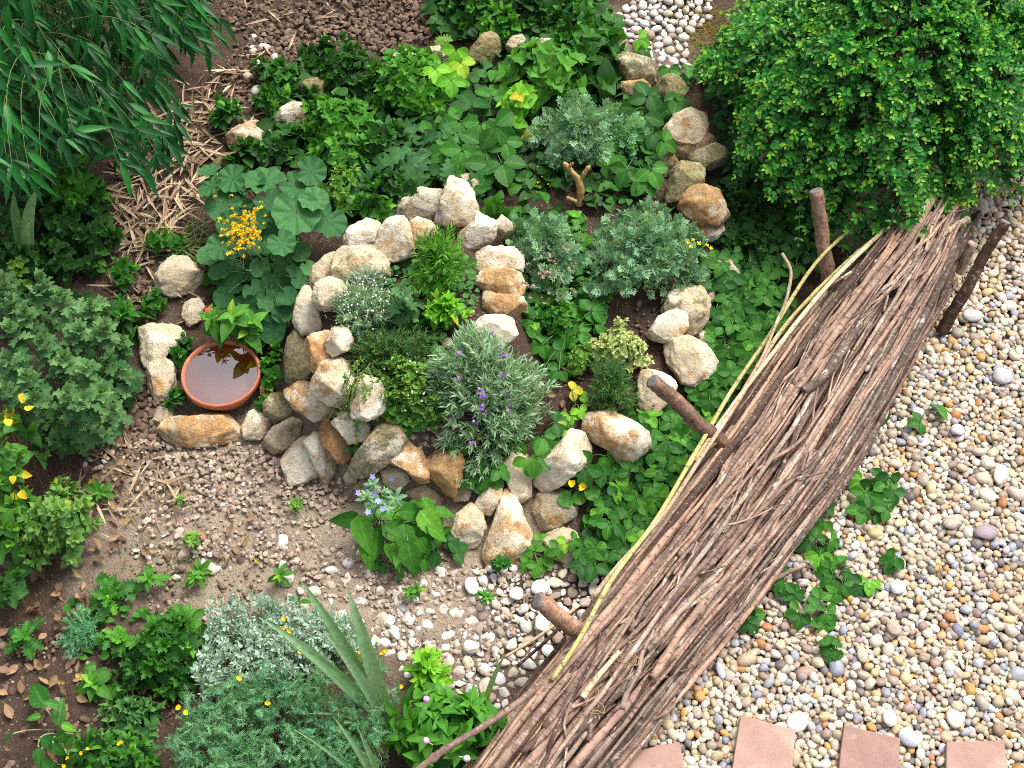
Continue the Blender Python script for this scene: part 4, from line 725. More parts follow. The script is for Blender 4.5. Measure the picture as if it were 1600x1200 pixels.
# ------------------------------------------------------------------ plants
class Plant:
    """root at the foot, parts: foliage, stems, flowers"""
    def __init__(s, name, label, cat, px, py, lift=0., group=None, seed=0):
        s.B = base_of(px, py, lift); s.root = empty(name, s.B, label, cat, group); s.s = float(SC(s.B+[0, 0, lift])); s.e = float(sinE(s.B)); s.acc = {}; s.r = np.random.default_rng(seed+int(px*3+py*11))
    def a(s, part, mat): return s.acc.setdefault((part, mat), Acc())
    def done(s):
        for (part, mat), acc in s.acc.items(): acc.obj(part, M[mat], s.root, s.B)
        return s
    def dome(s, rx, ry, h, n, fill=.5, sp=1.):
        r = s.r; rho = r.random(n)**fill; ph = r.random(n)*6.283; a = rx*s.s; b = ry*s.s/s.e
        q3 = r.random(3)*6.28; rho2 = rho*(1+.16*np.sin(2*ph+q3[0])+.12*np.sin(3*ph+q3[1])+.10*np.sin(5*ph+q3[2])); x = rho2*np.cos(ph); y = rho2*np.sin(ph); z = h*(.2+.8*np.sqrt(1-.96*rho*rho))*r.uniform(.78, 1.06, n)
        P = np.stack([s.B[0]+x*a, s.B[1]+y*b, 0*x], 1); P[:, 2] = hgt(P[:, 0], P[:, 1])+z
        return P, nrm(np.stack([x*sp, y*sp, .75+0*x], 1)+r.normal(size=(n, 3))*.16)
    def stems(s, P, A, rad=.002, spread=.35, mat='stem', name='stem', wig=.25, n=6):
        k = len(P); B = s.B+(P-s.B)*[spread, spread, 0]; B[:, 2] = hgt(B[:, 0], B[:, 1])-.005; L = np.linalg.norm(P-B, axis=1, keepdims=True)
        C = bez(B, P-A*L*.5+s.r.normal(size=(k, 3))*L*wig*.3, P, n); tubes(s.a(name, mat), C, np.linspace(1, .6, n)[None]*np.full((k, 1), rad), 4); return C
    def rosettes(s, P, A, T, size, k=5, whorls=2, mat='mint', lo=25, hi=75, gap=.35, jit=.2, rnd=None):
        r = s.r; ref = np.where(np.abs(A[:, 2:3]) > .95, [[1., 0, 0]], [[0, 0, 1.]]); u = nrm(np.cross(A, ref)); v = np.cross(A, u); a0 = r.random(len(P))*6.28
        sz = np.broadcast_to(np.asarray(size, float), (len(P),))
        for w_ in range(whorls):
            f = w_/max(1, whorls-1) if whorls > 1 else .6; op = R_(lo+(hi-lo)*f)
            for j in range(k):
                a = a0+w_*(math.pi/k)*1.0+j*6.283/k+r.normal(size=len(P))*jit; o = op+r.normal(size=len(P))*.18
                rad = np.cos(a)[:, None]*u+np.sin(a)[:, None]*v; Y = rad*np.sin(o)[:, None]+A*np.cos(o)[:, None]; N = A*np.sin(o)[:, None]-rad*np.cos(o)[:, None]
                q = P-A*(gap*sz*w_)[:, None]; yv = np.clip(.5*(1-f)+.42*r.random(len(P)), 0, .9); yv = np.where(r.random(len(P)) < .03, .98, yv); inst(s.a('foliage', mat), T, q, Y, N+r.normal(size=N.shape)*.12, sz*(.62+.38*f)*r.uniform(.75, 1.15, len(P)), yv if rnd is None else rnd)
    def needles(s, P, A, T, L, m, size, mat, ang=55, bend=None):
        """leaves all round the last L metres of each shoot"""
        r = s.r; k = len(P); t = np.tile(np.linspace(0, 1, m), k)+r.normal(size=k*m)*.02; PP = np.repeat(P, m, 0); AA = np.repeat(A, m, 0)
        q = PP-AA*(L*(1-t))[:, None]; q[:, 2] -= .12*L*(1-t)**2
        rad = nrm(np.cross(AA, r.normal(size=AA.shape))); o = R_(ang)*(1-.55*t)+r.normal(size=k*m)*.15
        Y = rad*np.sin(o)[:, None]+AA*np.cos(o)[:, None]; inst(s.a('foliage', mat), T, q, Y, AA+.3*r.normal(size=AA.shape), size*r.uniform(.7, 1.15, k*m)*(1-.25*t), np.repeat(r.random(k), m)*.7+.3*r.random(k*m))
    def petioled(s, spots, T, mat, size, lift=.05, tilt=.35, stem=True, rad=.0016, up=(.08, -.12, 1.), rnd=None, smat='stem'):
        """explicit leaves: spots (px, py[, size px]) seen at a height"""
        r = s.r; q = np.array([(p[0], p[1]) for p in spots], float); k = len(q); lf = lift*r.uniform(.65, 1.3, k); C = G(q[:, 0], q[:, 1], lf)
        S = np.array([(p[2] if len(p) > 2 else size) for p in spots])*SC(C)*r.uniform(.9, 1.1, k)
        out = C-s.B; out[:, 2] = 0; out = nrm(out+r.normal(size=out.shape)*[.02, .02, 0]+1e-5); N = nrm(np.array(up)+out*.25+r.normal(size=(k, 3))*tilt*.5); Y = nrm(out+r.normal(size=(k, 3))*[.35, .35, .1]); ctr = T is T_ROUND or T is T_ROUNDS
        Y = nrm(Y-(Y*N).sum(-1, keepdims=True)*N); P = C if ctr else C-Y*S[:, None]*(.35 if T is not T_TRI else .1)
        inst(s.a('foliage', mat), T, P, Y, N, S, r.random(k) if rnd is None else rnd)
        if stem:
            B = s.B+r.normal(size=(k, 3))*[.012, .012, 0]; B = np.where(np.linalg.norm(P-B, axis=1, keepdims=True) > .3, P*[1, 1, 0]+np.stack([0*S, 0*S, hgt(P[:, 0], P[:, 1])], 1)-out*.05, B); mid = (P+B)/2+np.array([0, 0, .04])*1.; tubes(s.a('stem', smat), bez(B, mid, P-[0, 0, .001], 6), np.full((k, 6), rad), 4)
    def flowers(s, P, N, T, mat, size, name='flower', each=True):
        N = np.broadcast_to(np.asarray(N, float), P.shape)+s.r.normal(size=P.shape)*.3; Y = nrm(np.cross(N, s.r.normal(size=P.shape))); sz = np.broadcast_to(np.asarray(size, float), (len(P),))
        if each:
            for i in range(len(P)):
                c = Acc(); inst(c, T, P[i:i+1], Y[i:i+1], N[i:i+1], sz[i:i+1]); c.obj(name, M[mat], s.root, s.B)
        else: inst(s.a(name, mat), T, P, Y, N, sz)
def herb(name, label, cat, px, py, rx, ry, h, n, T, size, mat, k=4, whorls=3, group=None, lo=20, hi=80, gap=.35, smat='stem', seed=0, sp=1., fill=.5, stems=True):
    p = Plant(name, label, cat, px, py, h*.55, group, seed); P, A = p.dome(rx, ry, h, n, fill, sp); 
    if stems: p.stems(P, A, .0018, .35, smat)
    p.rosettes(P, A, T, size*p.s, k, whorls, mat, lo, hi, gap); return p
def berries(label, spots, leaf_px=31, lift=.06, mat='straw', group='strawberry plants', tilt=.35, name='strawberry_plant'):
    q = np.array([(p[0], p[1]) for p in spots], float).mean(0); p = Plant(name, label, 'strawberry plant', q[0], q[1], 0, group); p.petioled(spots, T_TRI, mat, leaf_px, lift, tilt); return p.done()

# --- hedge bush, upper right
def spray_bush():
    p = Plant('hedge_bush', 'big dense evergreen bush with small oval leaves hanging over the upper end of the bundle', 'bush', 1388, 126, .28); r = p.r; H = .62
    def dome_pts(n, inner=0., lo=.0):
        rho = r.random(n)**.5; ph = r.random(n)*6.283; x = rho*np.cos(ph); y = rho*np.sin(ph); a = 280*p.s; b = 186*p.s/p.e
        edge = 1+.10*np.sin(ph*3+1)+.07*np.sin(ph*7); z = H*(.18+.82*np.sqrt(1-.97*rho**2))*(1-inner)
        P = np.stack([p.B[0]+x*a*edge*(1-inner*.4), p.B[1]+y*b*edge*(1-inner*.4), z], 1); lump = .24*(vnoise(P[:, 0], P[:, 1], 6)-.5)+.08*(vnoise(P[:, 0]+5, P[:, 1], 12)-.5); P[:, 2] = np.maximum(.04, P[:, 2]+lump); return P, nrm(np.stack([x*1.3, y*1.3, .7+0*x], 1)), rho
    n = 1700; P, A, rho = dome_pts(n); L = r.uniform(.07, .16, n); D = nrm(A*[1., 1., .9]+r.normal(size=A.shape)*.45+[-.05, -.22, .0]); m = 7
    t = np.linspace(0, 1, m); drop = (.05+.3*r.random(n)*(rho > .6))[:, None]; long = r.random(n) < .1; L = np.where(long, L*1.7, L)
    C = P[:, None]-D[:, None]*(L*.5)[:, None, None]+D[:, None]*(L[:, None]*t[None])[..., None]; C[..., 2] -= drop*L[:, None]*t[None]**2*2; C[..., 2] = np.maximum(C[..., 2], .02)
    tubes(p.a('stem', 'redstem'), C, np.linspace(.0016, .0007, m)[None]*np.ones((n, 1)), 4)
    T = nrm(np.gradient(C, axis=1)); pr = 9
    for i in range(pr):
        f = (i+.5)/pr*(m-1); j = min(int(f), m-2); q = C[:, j]*(1-(f-j))+C[:, j+1]*(f-j); tt = T[:, j]; up = nrm(np.array([[0, -.35, 1.]])+A*.7); sd_ = nrm(np.cross(tt, up))
        for sg in (-1, 1):
            Y = nrm(sd_*sg+tt*.55+r.normal(size=q.shape)*.28+up*.2); tip = i/pr
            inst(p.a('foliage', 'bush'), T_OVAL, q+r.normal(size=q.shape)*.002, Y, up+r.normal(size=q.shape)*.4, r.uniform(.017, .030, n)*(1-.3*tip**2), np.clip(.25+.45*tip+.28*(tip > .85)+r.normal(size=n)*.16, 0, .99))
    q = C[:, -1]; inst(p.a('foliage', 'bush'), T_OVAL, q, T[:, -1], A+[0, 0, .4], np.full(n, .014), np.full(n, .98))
    for inn, k in ((.10, 6000), (.22, 6500)):                     # darker leaves inside
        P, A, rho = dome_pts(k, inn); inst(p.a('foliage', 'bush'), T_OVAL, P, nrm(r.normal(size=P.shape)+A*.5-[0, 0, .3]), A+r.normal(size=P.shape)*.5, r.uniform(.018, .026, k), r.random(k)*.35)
    P, A, rho = dome_pts(90, .25); p.stems(P, A, .004, .15, 'wood', 'branch', .5, 7); p.done()
spray_bush()

M['bamboostem'] = plain('bamboo_stem', (.10, .13, .035))
# --- bamboo, upper left
def bamboo():
    p = Plant('bamboo', 'leafy bamboo with long narrow leaves filling the upper left corner', 'bamboo', 60, 60, .3); r = p.r
    poly = [(-90, -70), (325, -70), (318, 10), (305, 60), (262, 90), (245, 150), (235, 200), (212, 235), (185, 255), (150, 225), (60, 270), (-90, 300)]
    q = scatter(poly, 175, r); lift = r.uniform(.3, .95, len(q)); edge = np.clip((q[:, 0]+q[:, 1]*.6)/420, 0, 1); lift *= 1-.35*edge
    ex = np.array([(332, 45), (322, 70), (300, 28), (345, 30), (275, 190), (255, 215), (282, 165), (245, 240), (225, 262), (265, 225)]); q = np.vstack([q, ex]); lift = np.concatenate([lift, np.full(len(ex), .42)])
    P = G(q[:, 0], q[:, 1], lift); k = len(P); B = base_of(40+r.random(k)*160-40, 20+r.random(k)*120-60, .0); B = p.B+r.normal(size=(k, 3))*[.16, .12, 0]; B[:, 2] = 0
    mid = B*.35+P*.65; mid[:, 2] = P[:, 2]*1.2+.12; C = bez(B, mid, P, 12); tubes(p.a('stem', 'bamboostem'), C, np.linspace(.003, .0009, 12)[None]*np.ones((k, 1)), 5)
    D = nrm(C[:, -1]-C[:, -3]); 
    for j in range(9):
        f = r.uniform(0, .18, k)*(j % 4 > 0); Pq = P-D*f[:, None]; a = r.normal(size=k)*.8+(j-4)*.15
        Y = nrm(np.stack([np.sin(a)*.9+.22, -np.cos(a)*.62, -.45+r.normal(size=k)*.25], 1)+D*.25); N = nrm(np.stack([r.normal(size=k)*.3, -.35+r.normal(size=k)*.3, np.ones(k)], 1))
        inst(p.a('foliage', 'bamboo'), T_BAMBOO, Pq, Y, N, r.uniform(.055, .12, k), np.clip(.0+.95*lift/.95*r.random(k), 0, .97))  # lower leaves coloured darker, for the shade deep in the bamboo
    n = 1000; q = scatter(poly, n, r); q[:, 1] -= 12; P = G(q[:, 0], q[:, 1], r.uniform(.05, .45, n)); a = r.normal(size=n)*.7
    Y = nrm(np.stack([np.sin(a)+.15, -np.cos(a)*.6, -.4+r.normal(size=n)*.2], 1)); N = nrm(np.stack([r.normal(size=n)*.4, -.2+r.normal(size=n)*.3, np.ones(n)], 1)); inst(p.a('foliage', 'bamboo'), T_BAMBOO, P, Y, N, r.uniform(.06, .115, n), r.random(n)*.3)  # under-layer kept to dark greens: interior shade put into the leaf colour
    p.done()
bamboo()

# --- left edge
herb('lemon_balm', 'mint like plant with toothed oval leaves under the bamboo at the left', 'herb', 118, 283, 34, 34, .30, 9, T_OVATE, 34, 'mint', 4, 3, hi=85, gap=.28).done()
def blades(name, label, cat, foot, tips, lift0, width=1., mat='blade', rows=12):
    p = Plant(name, label, cat, foot[0], foot[1], 0); B = p.B
    for (x, y, lf, wd) in tips:
        P = G(x, y, lf); L = np.linalg.norm(P-B); V, F, U = leaf(lambda t: .05*(1-t**2.4)*(.5+.5*np.minimum(1, t*4))*wd, 16, 5, .5, 0); m = (P-B); side = nrm(np.cross(m, CAM-B))
        V = V*L; t = V[:, 1]/L; bow = (.16*L*4*t*(1-t)); W = B+t[:, None]*m+V[:, 0, None]*side+(V[:, 2]*.8)[:, None]*nrm(np.cross(side, m)); W[:, 2] += bow
        A = np.zeros((len(W), 3)); A[:, :2] = U; A[:, 2] = p.r.random(); c = Acc(); c.add(W, F, A); c.obj('leaf_blade', M[mat], p.root, p.B)
    return p
blades('iris_plant', 'dark strap leaved plant at the left edge below the bamboo', 'iris', (45, 420), [(22, 300, .35, 1.1), (62, 292, .36, 1.2), (50, 345, .3, .9), (30, 380, .2, .8)], 0)
for i, (x, y, rx, ry, n, lb) in enumerate([(95, 345, 75, 42, 34, 'low dark green weed with round leaves behind the left strap leaves'), (30, 405, 45, 40, 20, 'low dark weed at the left edge behind the grey green bush'), (150, 375, 40, 30, 16, 'small dark leaved weed beside the dry straw'), (100, 400, 50, 28, 16, 'dark weed right behind the grey green bush'), (150, 310, 30, 25, 9, 'dark weed right of the mint like plant under the bamboo')]):
    herb('weed', lb, 'weed', x, y, rx, ry, .14, n, T_HEART, 19, 'darkmint', 4, 2, 'dark weeds under the bamboo', hi=80, seed=i).done()
p = Plant('weed', 'bright small leaved weed at the left edge beside the grey green bush', 'weed', 30, 420, .1, 'bright weeds'); P, A = p.dome(25, 14, .14, 9); p.stems(P, A); p.rosettes(P, A, T_HEART, 17*p.s, 4, 2, 'oreg'); p.done()
def mum():
    p = Plant('chrysanthemum', 'large bush of grey green lobed leaves at the left edge', 'bush', 80, 560, .22); r = p.r
    top = [(65, 437), (95, 463), (140, 477), (17, 513), (122, 513), (67, 537), (190, 535), (135, 573), (187, 577), (43, 588), (18, 470), (123, 663), (157, 667), (87, 687), (70, 655), (105, 615), (162, 510), (10, 560), (158, 612), (100, 560), (38, 490), (175, 640), (55, 622), (5, 440), (10, 610), (130, 625)]
    q = np.array(top, float); P = G(q[:, 0], q[:, 1], np.where((q[:, 1] > 640) | (q[:, 0] > 180), .12, .34)); A = nrm(np.stack([(q[:, 0]-80)/260, -(q[:, 1]-560)/300, 1+0*q[:, 0]], 1)+r.normal(size=P.shape)*.12)
    p.stems(P, A, .0026, .3); p.rosettes(P, A, T_MUM, np.array([29*p.s]*len(P)), 5, 4, 'mum', 10, 92, .30)
    n = 46; k = scatter([(-20, 420), (60, 415), (150, 450), (205, 520), (205, 590), (170, 690), (90, 705), (-20, 640)], n, r); P = G(k[:, 0], k[:, 1], r.uniform(.06, .2, n)); A = nrm(r.normal(size=P.shape)*.35+[0, -.15, 1]); p.stems(P, A, .002, .5); p.rosettes(P, A, T_MUM, np.full(n, 29*p.s), 5, 2, 'mum', 50, 95, .3, rnd=None); p.done()
mum()
p = herb('weed', 'leafy weed with pointed leaves between the grey green bush and the saucer', 'weed', 195, 497, 32, 25, .12, 9, T_SMOOTH, 30, 'straw', 5, 3, 'pointed leaf weeds'); p.done()
p = herb('rose_bush', 'straggly shrub with yellowing round leaves at the left edge', 'bush', 22, 715, 42, 85, .30, 34, T_HEART, 24, 'rose', 3, 2, smat='redstem', hi=85); P, A = p.dome(30, 60, .3, 16); P2 = G(np.array([22, 32, 40, 18, 45, 10, 38, 20, 42.]), np.array([618, 622, 636, 640, 640, 655, 740, 745, 770.]), .3); p.petioled([(22, 616, 22), (36, 622, 20), (28, 634, 18), (44, 638, 16), (16, 642, 18), (40, 742, 14), (20, 748, 14), (34, 772, 16), (12, 660, 15)], T_HEART, 'yellowleaf', 18, .3, .7, stem=False); p.done()
herb('stonecrop', 'fleshy leaved shrub with blunt pale green leaves at the lower left', 'succulent', 92, 815, 46, 58, .26, 48, T_SPAT if False else leaf(bump_w(1.2, .30, .7), 6, 3, .15, .3), 21, 'sedum', 4, 4, hi=88, gap=.34).done()
herb('rose_bush', 'leafy shrub with yellowing leaves at the left edge above the fallen leaves', 'bush', 18, 830, 36, 70, .22, 30, T_HEART, 24, 'rose', 3, 2, smat='redstem').done()
herb('weed', 'dark round leaved plant at the left edge below the fleshy shrub', 'weed', 18, 925, 30, 30, .14, 9, T_HEART, 25, 'darkmint', 4, 2, 'dark round leaved weeds').done()

# --- weeds in the lower left bed
def rosette_weed(label, px, py, size, n, mat, T=None, lift=.05, name='weed', group='small weeds on the bare soil', k=None, lo=45, hi=85, whorls=2, cat='weed'):
    p = Plant(name, label, cat, px, py, lift*.5, group); P = p.B[None]+p.r.normal(size=(n, 3))*[size*.28*p.s, size*.28*p.s, 0]*(n > 1)+[0, 0, lift]; A = nrm(p.r.normal(size=(n, 3))*.25+[0, 0, 1]); p.rosettes(P, A, T_PLANT if T is None else T, size*p.s, k or 6, whorls, mat, lo, hi, .12); p.stems(P, A, .0018, .6); return p.done()
rosette_weed('light green seedling rosette with long leaves on the dry soil at the lower left', 235, 910, 30, 1, 'heart', whorls=2)
rosette_weed('dark leafy weed with a yellow leaf above the bare soil at the lower left', 176, 935, 36, 2, 'straw', T_DAND)
rosette_weed('small bright seedling beside dry leaves above the lower left bed', 315, 895, 22, 2, 'heart'); rosette_weed('bright green seedling with a yellow leaf above the lower left bed', 305, 850, 17, 2, 'oreg')
rosette_weed('bright green rosette at the foot of the fleshy shrub', 160, 775, 24, 1, 'heart'); rosette_weed('small grassy weed on the nutshell mulch below the long rock', 285, 785, 12, 3, 'oreg', T_BAMBOO); rosette_weed('small weed tuft on the mulch below the square cream rock', 460, 790, 12, 3, 'oreg', T_SMOOTH)
rosette_weed('tiny weed on the mulch near the silver leaved plant', 440, 905, 24, 1, 'heart'); rosette_weed('small weed on the white gravel near the lowest stake', 757, 938, 15, 2, 'heart'); rosette_weed('small weed on the white gravel below the spiral', 650, 928, 14, 2, 'heart'); rosette_weed('creeping weed at the foot of the tall pointed rock', 785, 885, 14, 3, 'straw', T_HEART)
rosette_weed('single upright seedling in the mulch above the silver leaved plant', 468, 945, 24, 1, 'heart', k=2, lo=10, hi=40)
rosette_weed('broad leaved rosette with pale edges in the lower left bed', 150, 1072, 38, 1, 'heart', T_SMOOTH, k=6); rosette_weed('dark wilted rosette on bare soil at the lower left', 42, 1000, 34, 1, 'straw', T_DAND, k=6)
rosette_weed('leafy weed with an upright stem in the lower left bed', 190, 1000, 30, 2, 'heart', T_DAND)
herb('parsley', 'dark green leafy parsley clump in the lower left bed', 'herb', 268, 1010, 42, 42, .15, 24, T_PARS, 44, 'straw', 4, 2, hi=75).done(); herb('parsley', 'low dark clump of lobed leaves between the bed weeds', 'herb', 215, 1040, 30, 24, .09, 10, T_PARS, 34, 'darkmint', 4, 2, hi=80).done()
rosette_weed('long leaved weed beside the silver leaved plant at the lower left', 300, 985, 34, 2, 'heart', T_PLANT, .1); rosette_weed('leafy weed at the foot of the parsley clump', 268, 1070, 30, 2, 'heart', T_PLANT, .04)
herb('dill', 'fine feathery dark seedling patch in the lower left bed', 'herb', 122, 985, 28, 30, .07, 40, T_FINE, 20, 'fine', 3, 2).done()
herb('sorrel', 'sprawling weed with grey green leaves on the soil at the lower left', 'weed', 205, 1118, 48, 35, .06, 34, T_SMOOTH, 24, 'thyme', 4, 2, hi=90).done()
p = Plant('dock_plant', 'big leaved weed with a long stem near the lower left corner', 'weed', 85, 1150, 0); p.petioled([(62, 1090, 58), (92, 1118, 46), (75, 1160, 44), (12, 1152, 28), (120, 1175, 40), (98, 1150, 34), (70, 1195, 40), (84, 1100, 30), (104, 1135, 28), (55, 1120, 28), (60, 1180, 32), (90, 1170, 30), (110, 1155, 26)], T_SMOOTH, 'straw', 50, .14, .6, rad=.0025, smat='palestem'); p.done()
p = herb('marigold', 'low leafy plant with small yellow orange flowers at the lower left corner', 'flower', 170, 1180, 75, 32, .12, 40, T_PLANT, 27, 'straw', 4, 2); P = G(np.array([128, 138, 190, 100, 108, 163, 187.]), np.array([1178, 1172, 1160, 1196, 1185, 1152, 1163.]), .12); p.flowers(P, [0, 0, 1], T_CUP, 'yellow', .018); p.done()

# --- bottom plants
def shoots(name, label, cat, px, py, rx, ry, h, n, T, mat, L, m, size, ang=55, smat='stem', sp=1.2, rad=.0014, spread=.3, seed=0):
    p = Plant(name, label, cat, px, py, h*.5, None, seed); P, A = p.dome(rx, ry, h, n, .55, sp); p.stems(P, A, rad, spread, smat); p.needles(P, A, T, L*p.s, m, size*p.s, mat, ang); return p
def poly_shoots(p, poly, n, lift, T, mat, L, m, size, ang=50, lean=(0, -.1, 1), jit=.4, smat='palestem'):
    q = scatter(poly, n, p.r); P = G(q[:, 0], q[:, 1], p.r.uniform(lift*.6, lift, n)); A = nrm(np.array(lean)+p.r.normal(size=P.shape)*jit); p.stems(P, A, .0012, .8, smat); p.needles(P, A, T, L*p.s, m, size*p.s, mat, ang)
p = Plant('artemisia', 'silvery grey leaved cushion plant at the bottom left of the path', 'herb', 420, 1000, .08); poly_shoots(p, [(335, 935), (410, 930), (480, 950), (540, 960), (560, 1010), (500, 1040), (420, 1060), (310, 1090), (300, 1040), (325, 990)], 430, .15, T_SPAT, 'silver', 26, 14, 12, 60, (0, -.1, 1), .5); p.done()
p = Plant('chamomile', 'soft green feathery plant spreading along the bottom edge', 'herb', 400, 1130, .1); poly_shoots(p, [(290, 1090), (400, 1050), (520, 1040), (580, 1080), (600, 1130), (560, 1240), (270, 1240), (275, 1150)], 520, .20, T_FINE, 'fine', 34, 9, 20, 45, (0, -.05, 1), .5)
P = G(np.array([440, 446, 470, 373, 418, 278, 290, 455.]), np.array([980, 968, 1018, 1060, 1097, 1105, 1114, 985.]), .22); p.flowers(P, [0, -.3, 1], T_CUP, 'lemon', .024); p.done()
p = Plant('chamomile', 'thin feathery fringe of the silver plant beside the small yellow flowers', 'herb', 600, 1040, .05); poly_shoots(p, [(480, 960), (560, 960), (640, 1080), (600, 1110), (550, 1040)], 70, .12, T_FINE, 'fine', 26, 7, 16, 45)
P = G(np.array([563, 571, 598, 560, 636, 627, 668, 672, 569, 603.]), np.array([1020, 1016, 1022, 1029, 1018, 1074, 1017, 1020, 1042, 1018.]), .06); p.flowers(P, [0, -.2, 1], T_CUP, 'yellow', .021); p.done()
blades('gladiolus', 'tall plant with long ribbed sword leaves fanning left over the feathery plant', 'gladiolus', (610, 1140), [(405, 965, .40, .7), (468, 905, .44, .66), (542, 918, .46, .85), (450, 1005, .32, .78), (470, 1012, .38, .7), (482, 1115, .2, .4), (505, 985, .46, .6)], 0)
blades('gladiolus', 'second sword leaved plant at the bottom edge below the tall one', 'gladiolus', (612, 1262), [(525, 1125, .32, .6), (558, 1135, .34, .55), (460, 1140, .28, .3)], 0)
blades('gladiolus', 'single dark sword leaf standing beside the lower end of the bundle', 'gladiolus', (752, 1118), [(790, 1022, .28, .55), (748, 1070, .16, .45)], 0)
p = herb('four_oclock', 'glossy broad leaved plant with two pink buds at the bottom edge', 'flower', 690, 1140, 82, 68, .24, 30, T_SMOOTH, 50, 'mint', 4, 2, lo=55, hi=88)
for x, y, tx, ty in ((668, 1088, 660, 1106), (662, 1155, 676, 1164), (733, 1186, 718, 1182)):
    a = G(x, y, .30); b_ = G(tx, ty, .26); c = Acc(); C = bez(b_[None], (a+b_)[None]/2, a[None], 10); tubes(c, C, (np.array([.0016, .0016, .0016, .0018, .002, .004, .0075, .009, .007, .001]))[None], 8); c.obj('flower_bud', M['pink' if y < 1180 else 'white'], p.root, p.B)
p.done()
herb('lettuce', 'lime green lettuce like rosette above the pink budded plant', 'herb', 668, 1050, 28, 24, .10, 9, T_PLANT, 34, 'lime', 5, 3, hi=85).done()

# --- around the saucer
p = Plant('amaranth', 'pointed leaved plant with a red tip leaning over the saucer', 'herb', 362, 500, .16); P = G(np.array([362, 330, 395, 345, 385.]), np.array([492, 498, 503, 512, 515.]), np.array([.2, .16, .14, .13, .13])); A = nrm(np.array([[0, -.1, 1.], [-.4, 0, 1], [.5, 0, 1], [-.2, -.4, 1], [.3, -.4, 1]])); p.stems(P, A, .0025, .3); p.rosettes(P, A, T_SMOOTH, 40*p.s, 4, 2, 'heart', 55, 85, .2)
inst(p.a('red_tip', 'red'), T_BAMBOO, np.repeat(G(np.array([325.]), np.array([484.]), .22), 6, 0), np.array([[1, .2, .2], [-1, .1, .3], [.3, 1, .3], [.6, -.8, .2], [-.5, -.7, .3], [-.6, .8, .3]], float), np.tile([0, 0, 1.], (6, 1)), .019); p.done()
for i, (x, y, rx, ry, n, lb) in enumerate([(282, 552, 12, 26, 9, 'small dark leaved creeper left of the saucer between the rocks'), (275, 625, 17, 12, 7, 'small dark leaved creeper below the left rim of the saucer'), (425, 575, 20, 30, 14, 'bright mint sprig between the saucer and the olive boulder'), (390, 540, 25, 14, 8, 'mint sprig behind the saucer rim'), (418, 635, 14, 12, 5, 'mint sprig below the right rim of the saucer'), (400, 520, 26, 18, 8, 'small leafy weed behind the saucer at the round leaved plant'), (245, 470, 20, 14, 6, 'small weed left of the cream rock above the saucer'), (195, 425, 28, 20, 9, 'low weed on the dry soil left of the lone grey rock'), (255, 380, 30, 18, 9, 'low weed between dry straw and the round leaves')]):
    herb('mint' if 'mint' in lb else 'weed', lb, 'herb' if 'mint' in lb else 'weed', x, y, rx, ry, .08, n, T_HEART, 16, 'mint' if i in (2, 3, 4, 7, 8) else 'straw', 4, 2, 'small weeds round the saucer', seed=i).done()
p = Plant('grass_tuft', 'yellowing tuft of thin grass beside the round leaved plant', 'grass', 285, 385, 0); n = 90; P = p.B+p.r.normal(size=(n, 3))*[.04, .03, 0]; Y = nrm(p.r.normal(size=(n, 3))*[1, 1, .2]+[.3, 0, .55]); inst(p.a('foliage', 'grass'), T_GRASS, P, Y, np.tile([0, 0, 1.], (n, 1)), p.r.uniform(.08, .17, n)); p.done()
p = Plant('grass_tuft', 'sparse green grass blades on the dry soil above the silver plant', 'grass', 270, 905, 0); n = 60; q = scatter([(180, 870), (330, 820), (360, 870), (280, 930)], n, p.r); P = G(q[:, 0], q[:, 1]); Y = nrm(p.r.normal(size=(n, 3))*[1, 1, .2]+[0, 0, .4]); inst(p.a('foliage', 'grass'), T_GRASS, P, Y, np.tile([0, 0, 1.], (n, 1)), p.r.uniform(.03, .06, n)); p.done()

# --- round leaves with the yellow blossom
p = Plant('ladys_mantle', 'plant with big round pleated leaves and a yellow blossom left of the spiral', 'herb', 420, 340, .0)
p.petioled([(415, 285, 66), (463, 292, 58), (463, 332, 76), (512, 345, 60), (425, 322, 56), (432, 356, 54), (363, 280, 46), (388, 288, 58), (350, 320, 60), (328, 268, 38), (330, 292, 46), (372, 322, 50), (486, 268, 46), (490, 312, 50), (400, 345, 52), (360, 350, 46), (440, 380, 44), (345, 385, 46)], T_ROUND, 'round', 60, .17, .42, rad=.0026, smat='stem')
n = 150; q = np.random.default_rng(9).normal(size=(n, 2))*[17, 17]+[381, 357]; P = G(q[:, 0], q[:, 1], p.r.uniform(.24, .31, n)); inst(p.a('blossom', 'yellow'), T_PETALF, P, p.r.normal(size=(n, 3)), p.r.normal(size=(n, 3))*.4+[0, 0, 1.], .020); inst(p.a('blossom', 'yellow'), T_PETALF, P+[.004, 0, .004], p.r.normal(size=(n, 3)), p.r.normal(size=(n, 3))+[0, 0, .5], .016); p.stems(P[::6], np.tile([0, 0, 1.], (len(P[::6]), 1)), .0013, .5, 'palestem'); p.done()
p = Plant('nasturtium', 'low plant with smaller round leaves between the lone rock and the spiral wall', 'herb', 415, 430, 0)
p.petioled([(373, 412, 52), (363, 443, 46), (395, 418, 50), (433, 437, 50), (458, 420, 34), (482, 420, 32), (407, 418, 38), (450, 463, 34), (427, 515, 50), (405, 390, 46), (378, 388, 44), (330, 400, 42), (440, 398, 38), (398, 455, 40), (345, 425, 40), (420, 470, 36), (468, 440, 30), (385, 478, 40), (440, 490, 36), (470, 395, 36), (405, 500, 38), (350, 465, 36)], T_ROUNDS, 'round', 44, .07, .4, rad=.002); p.done()

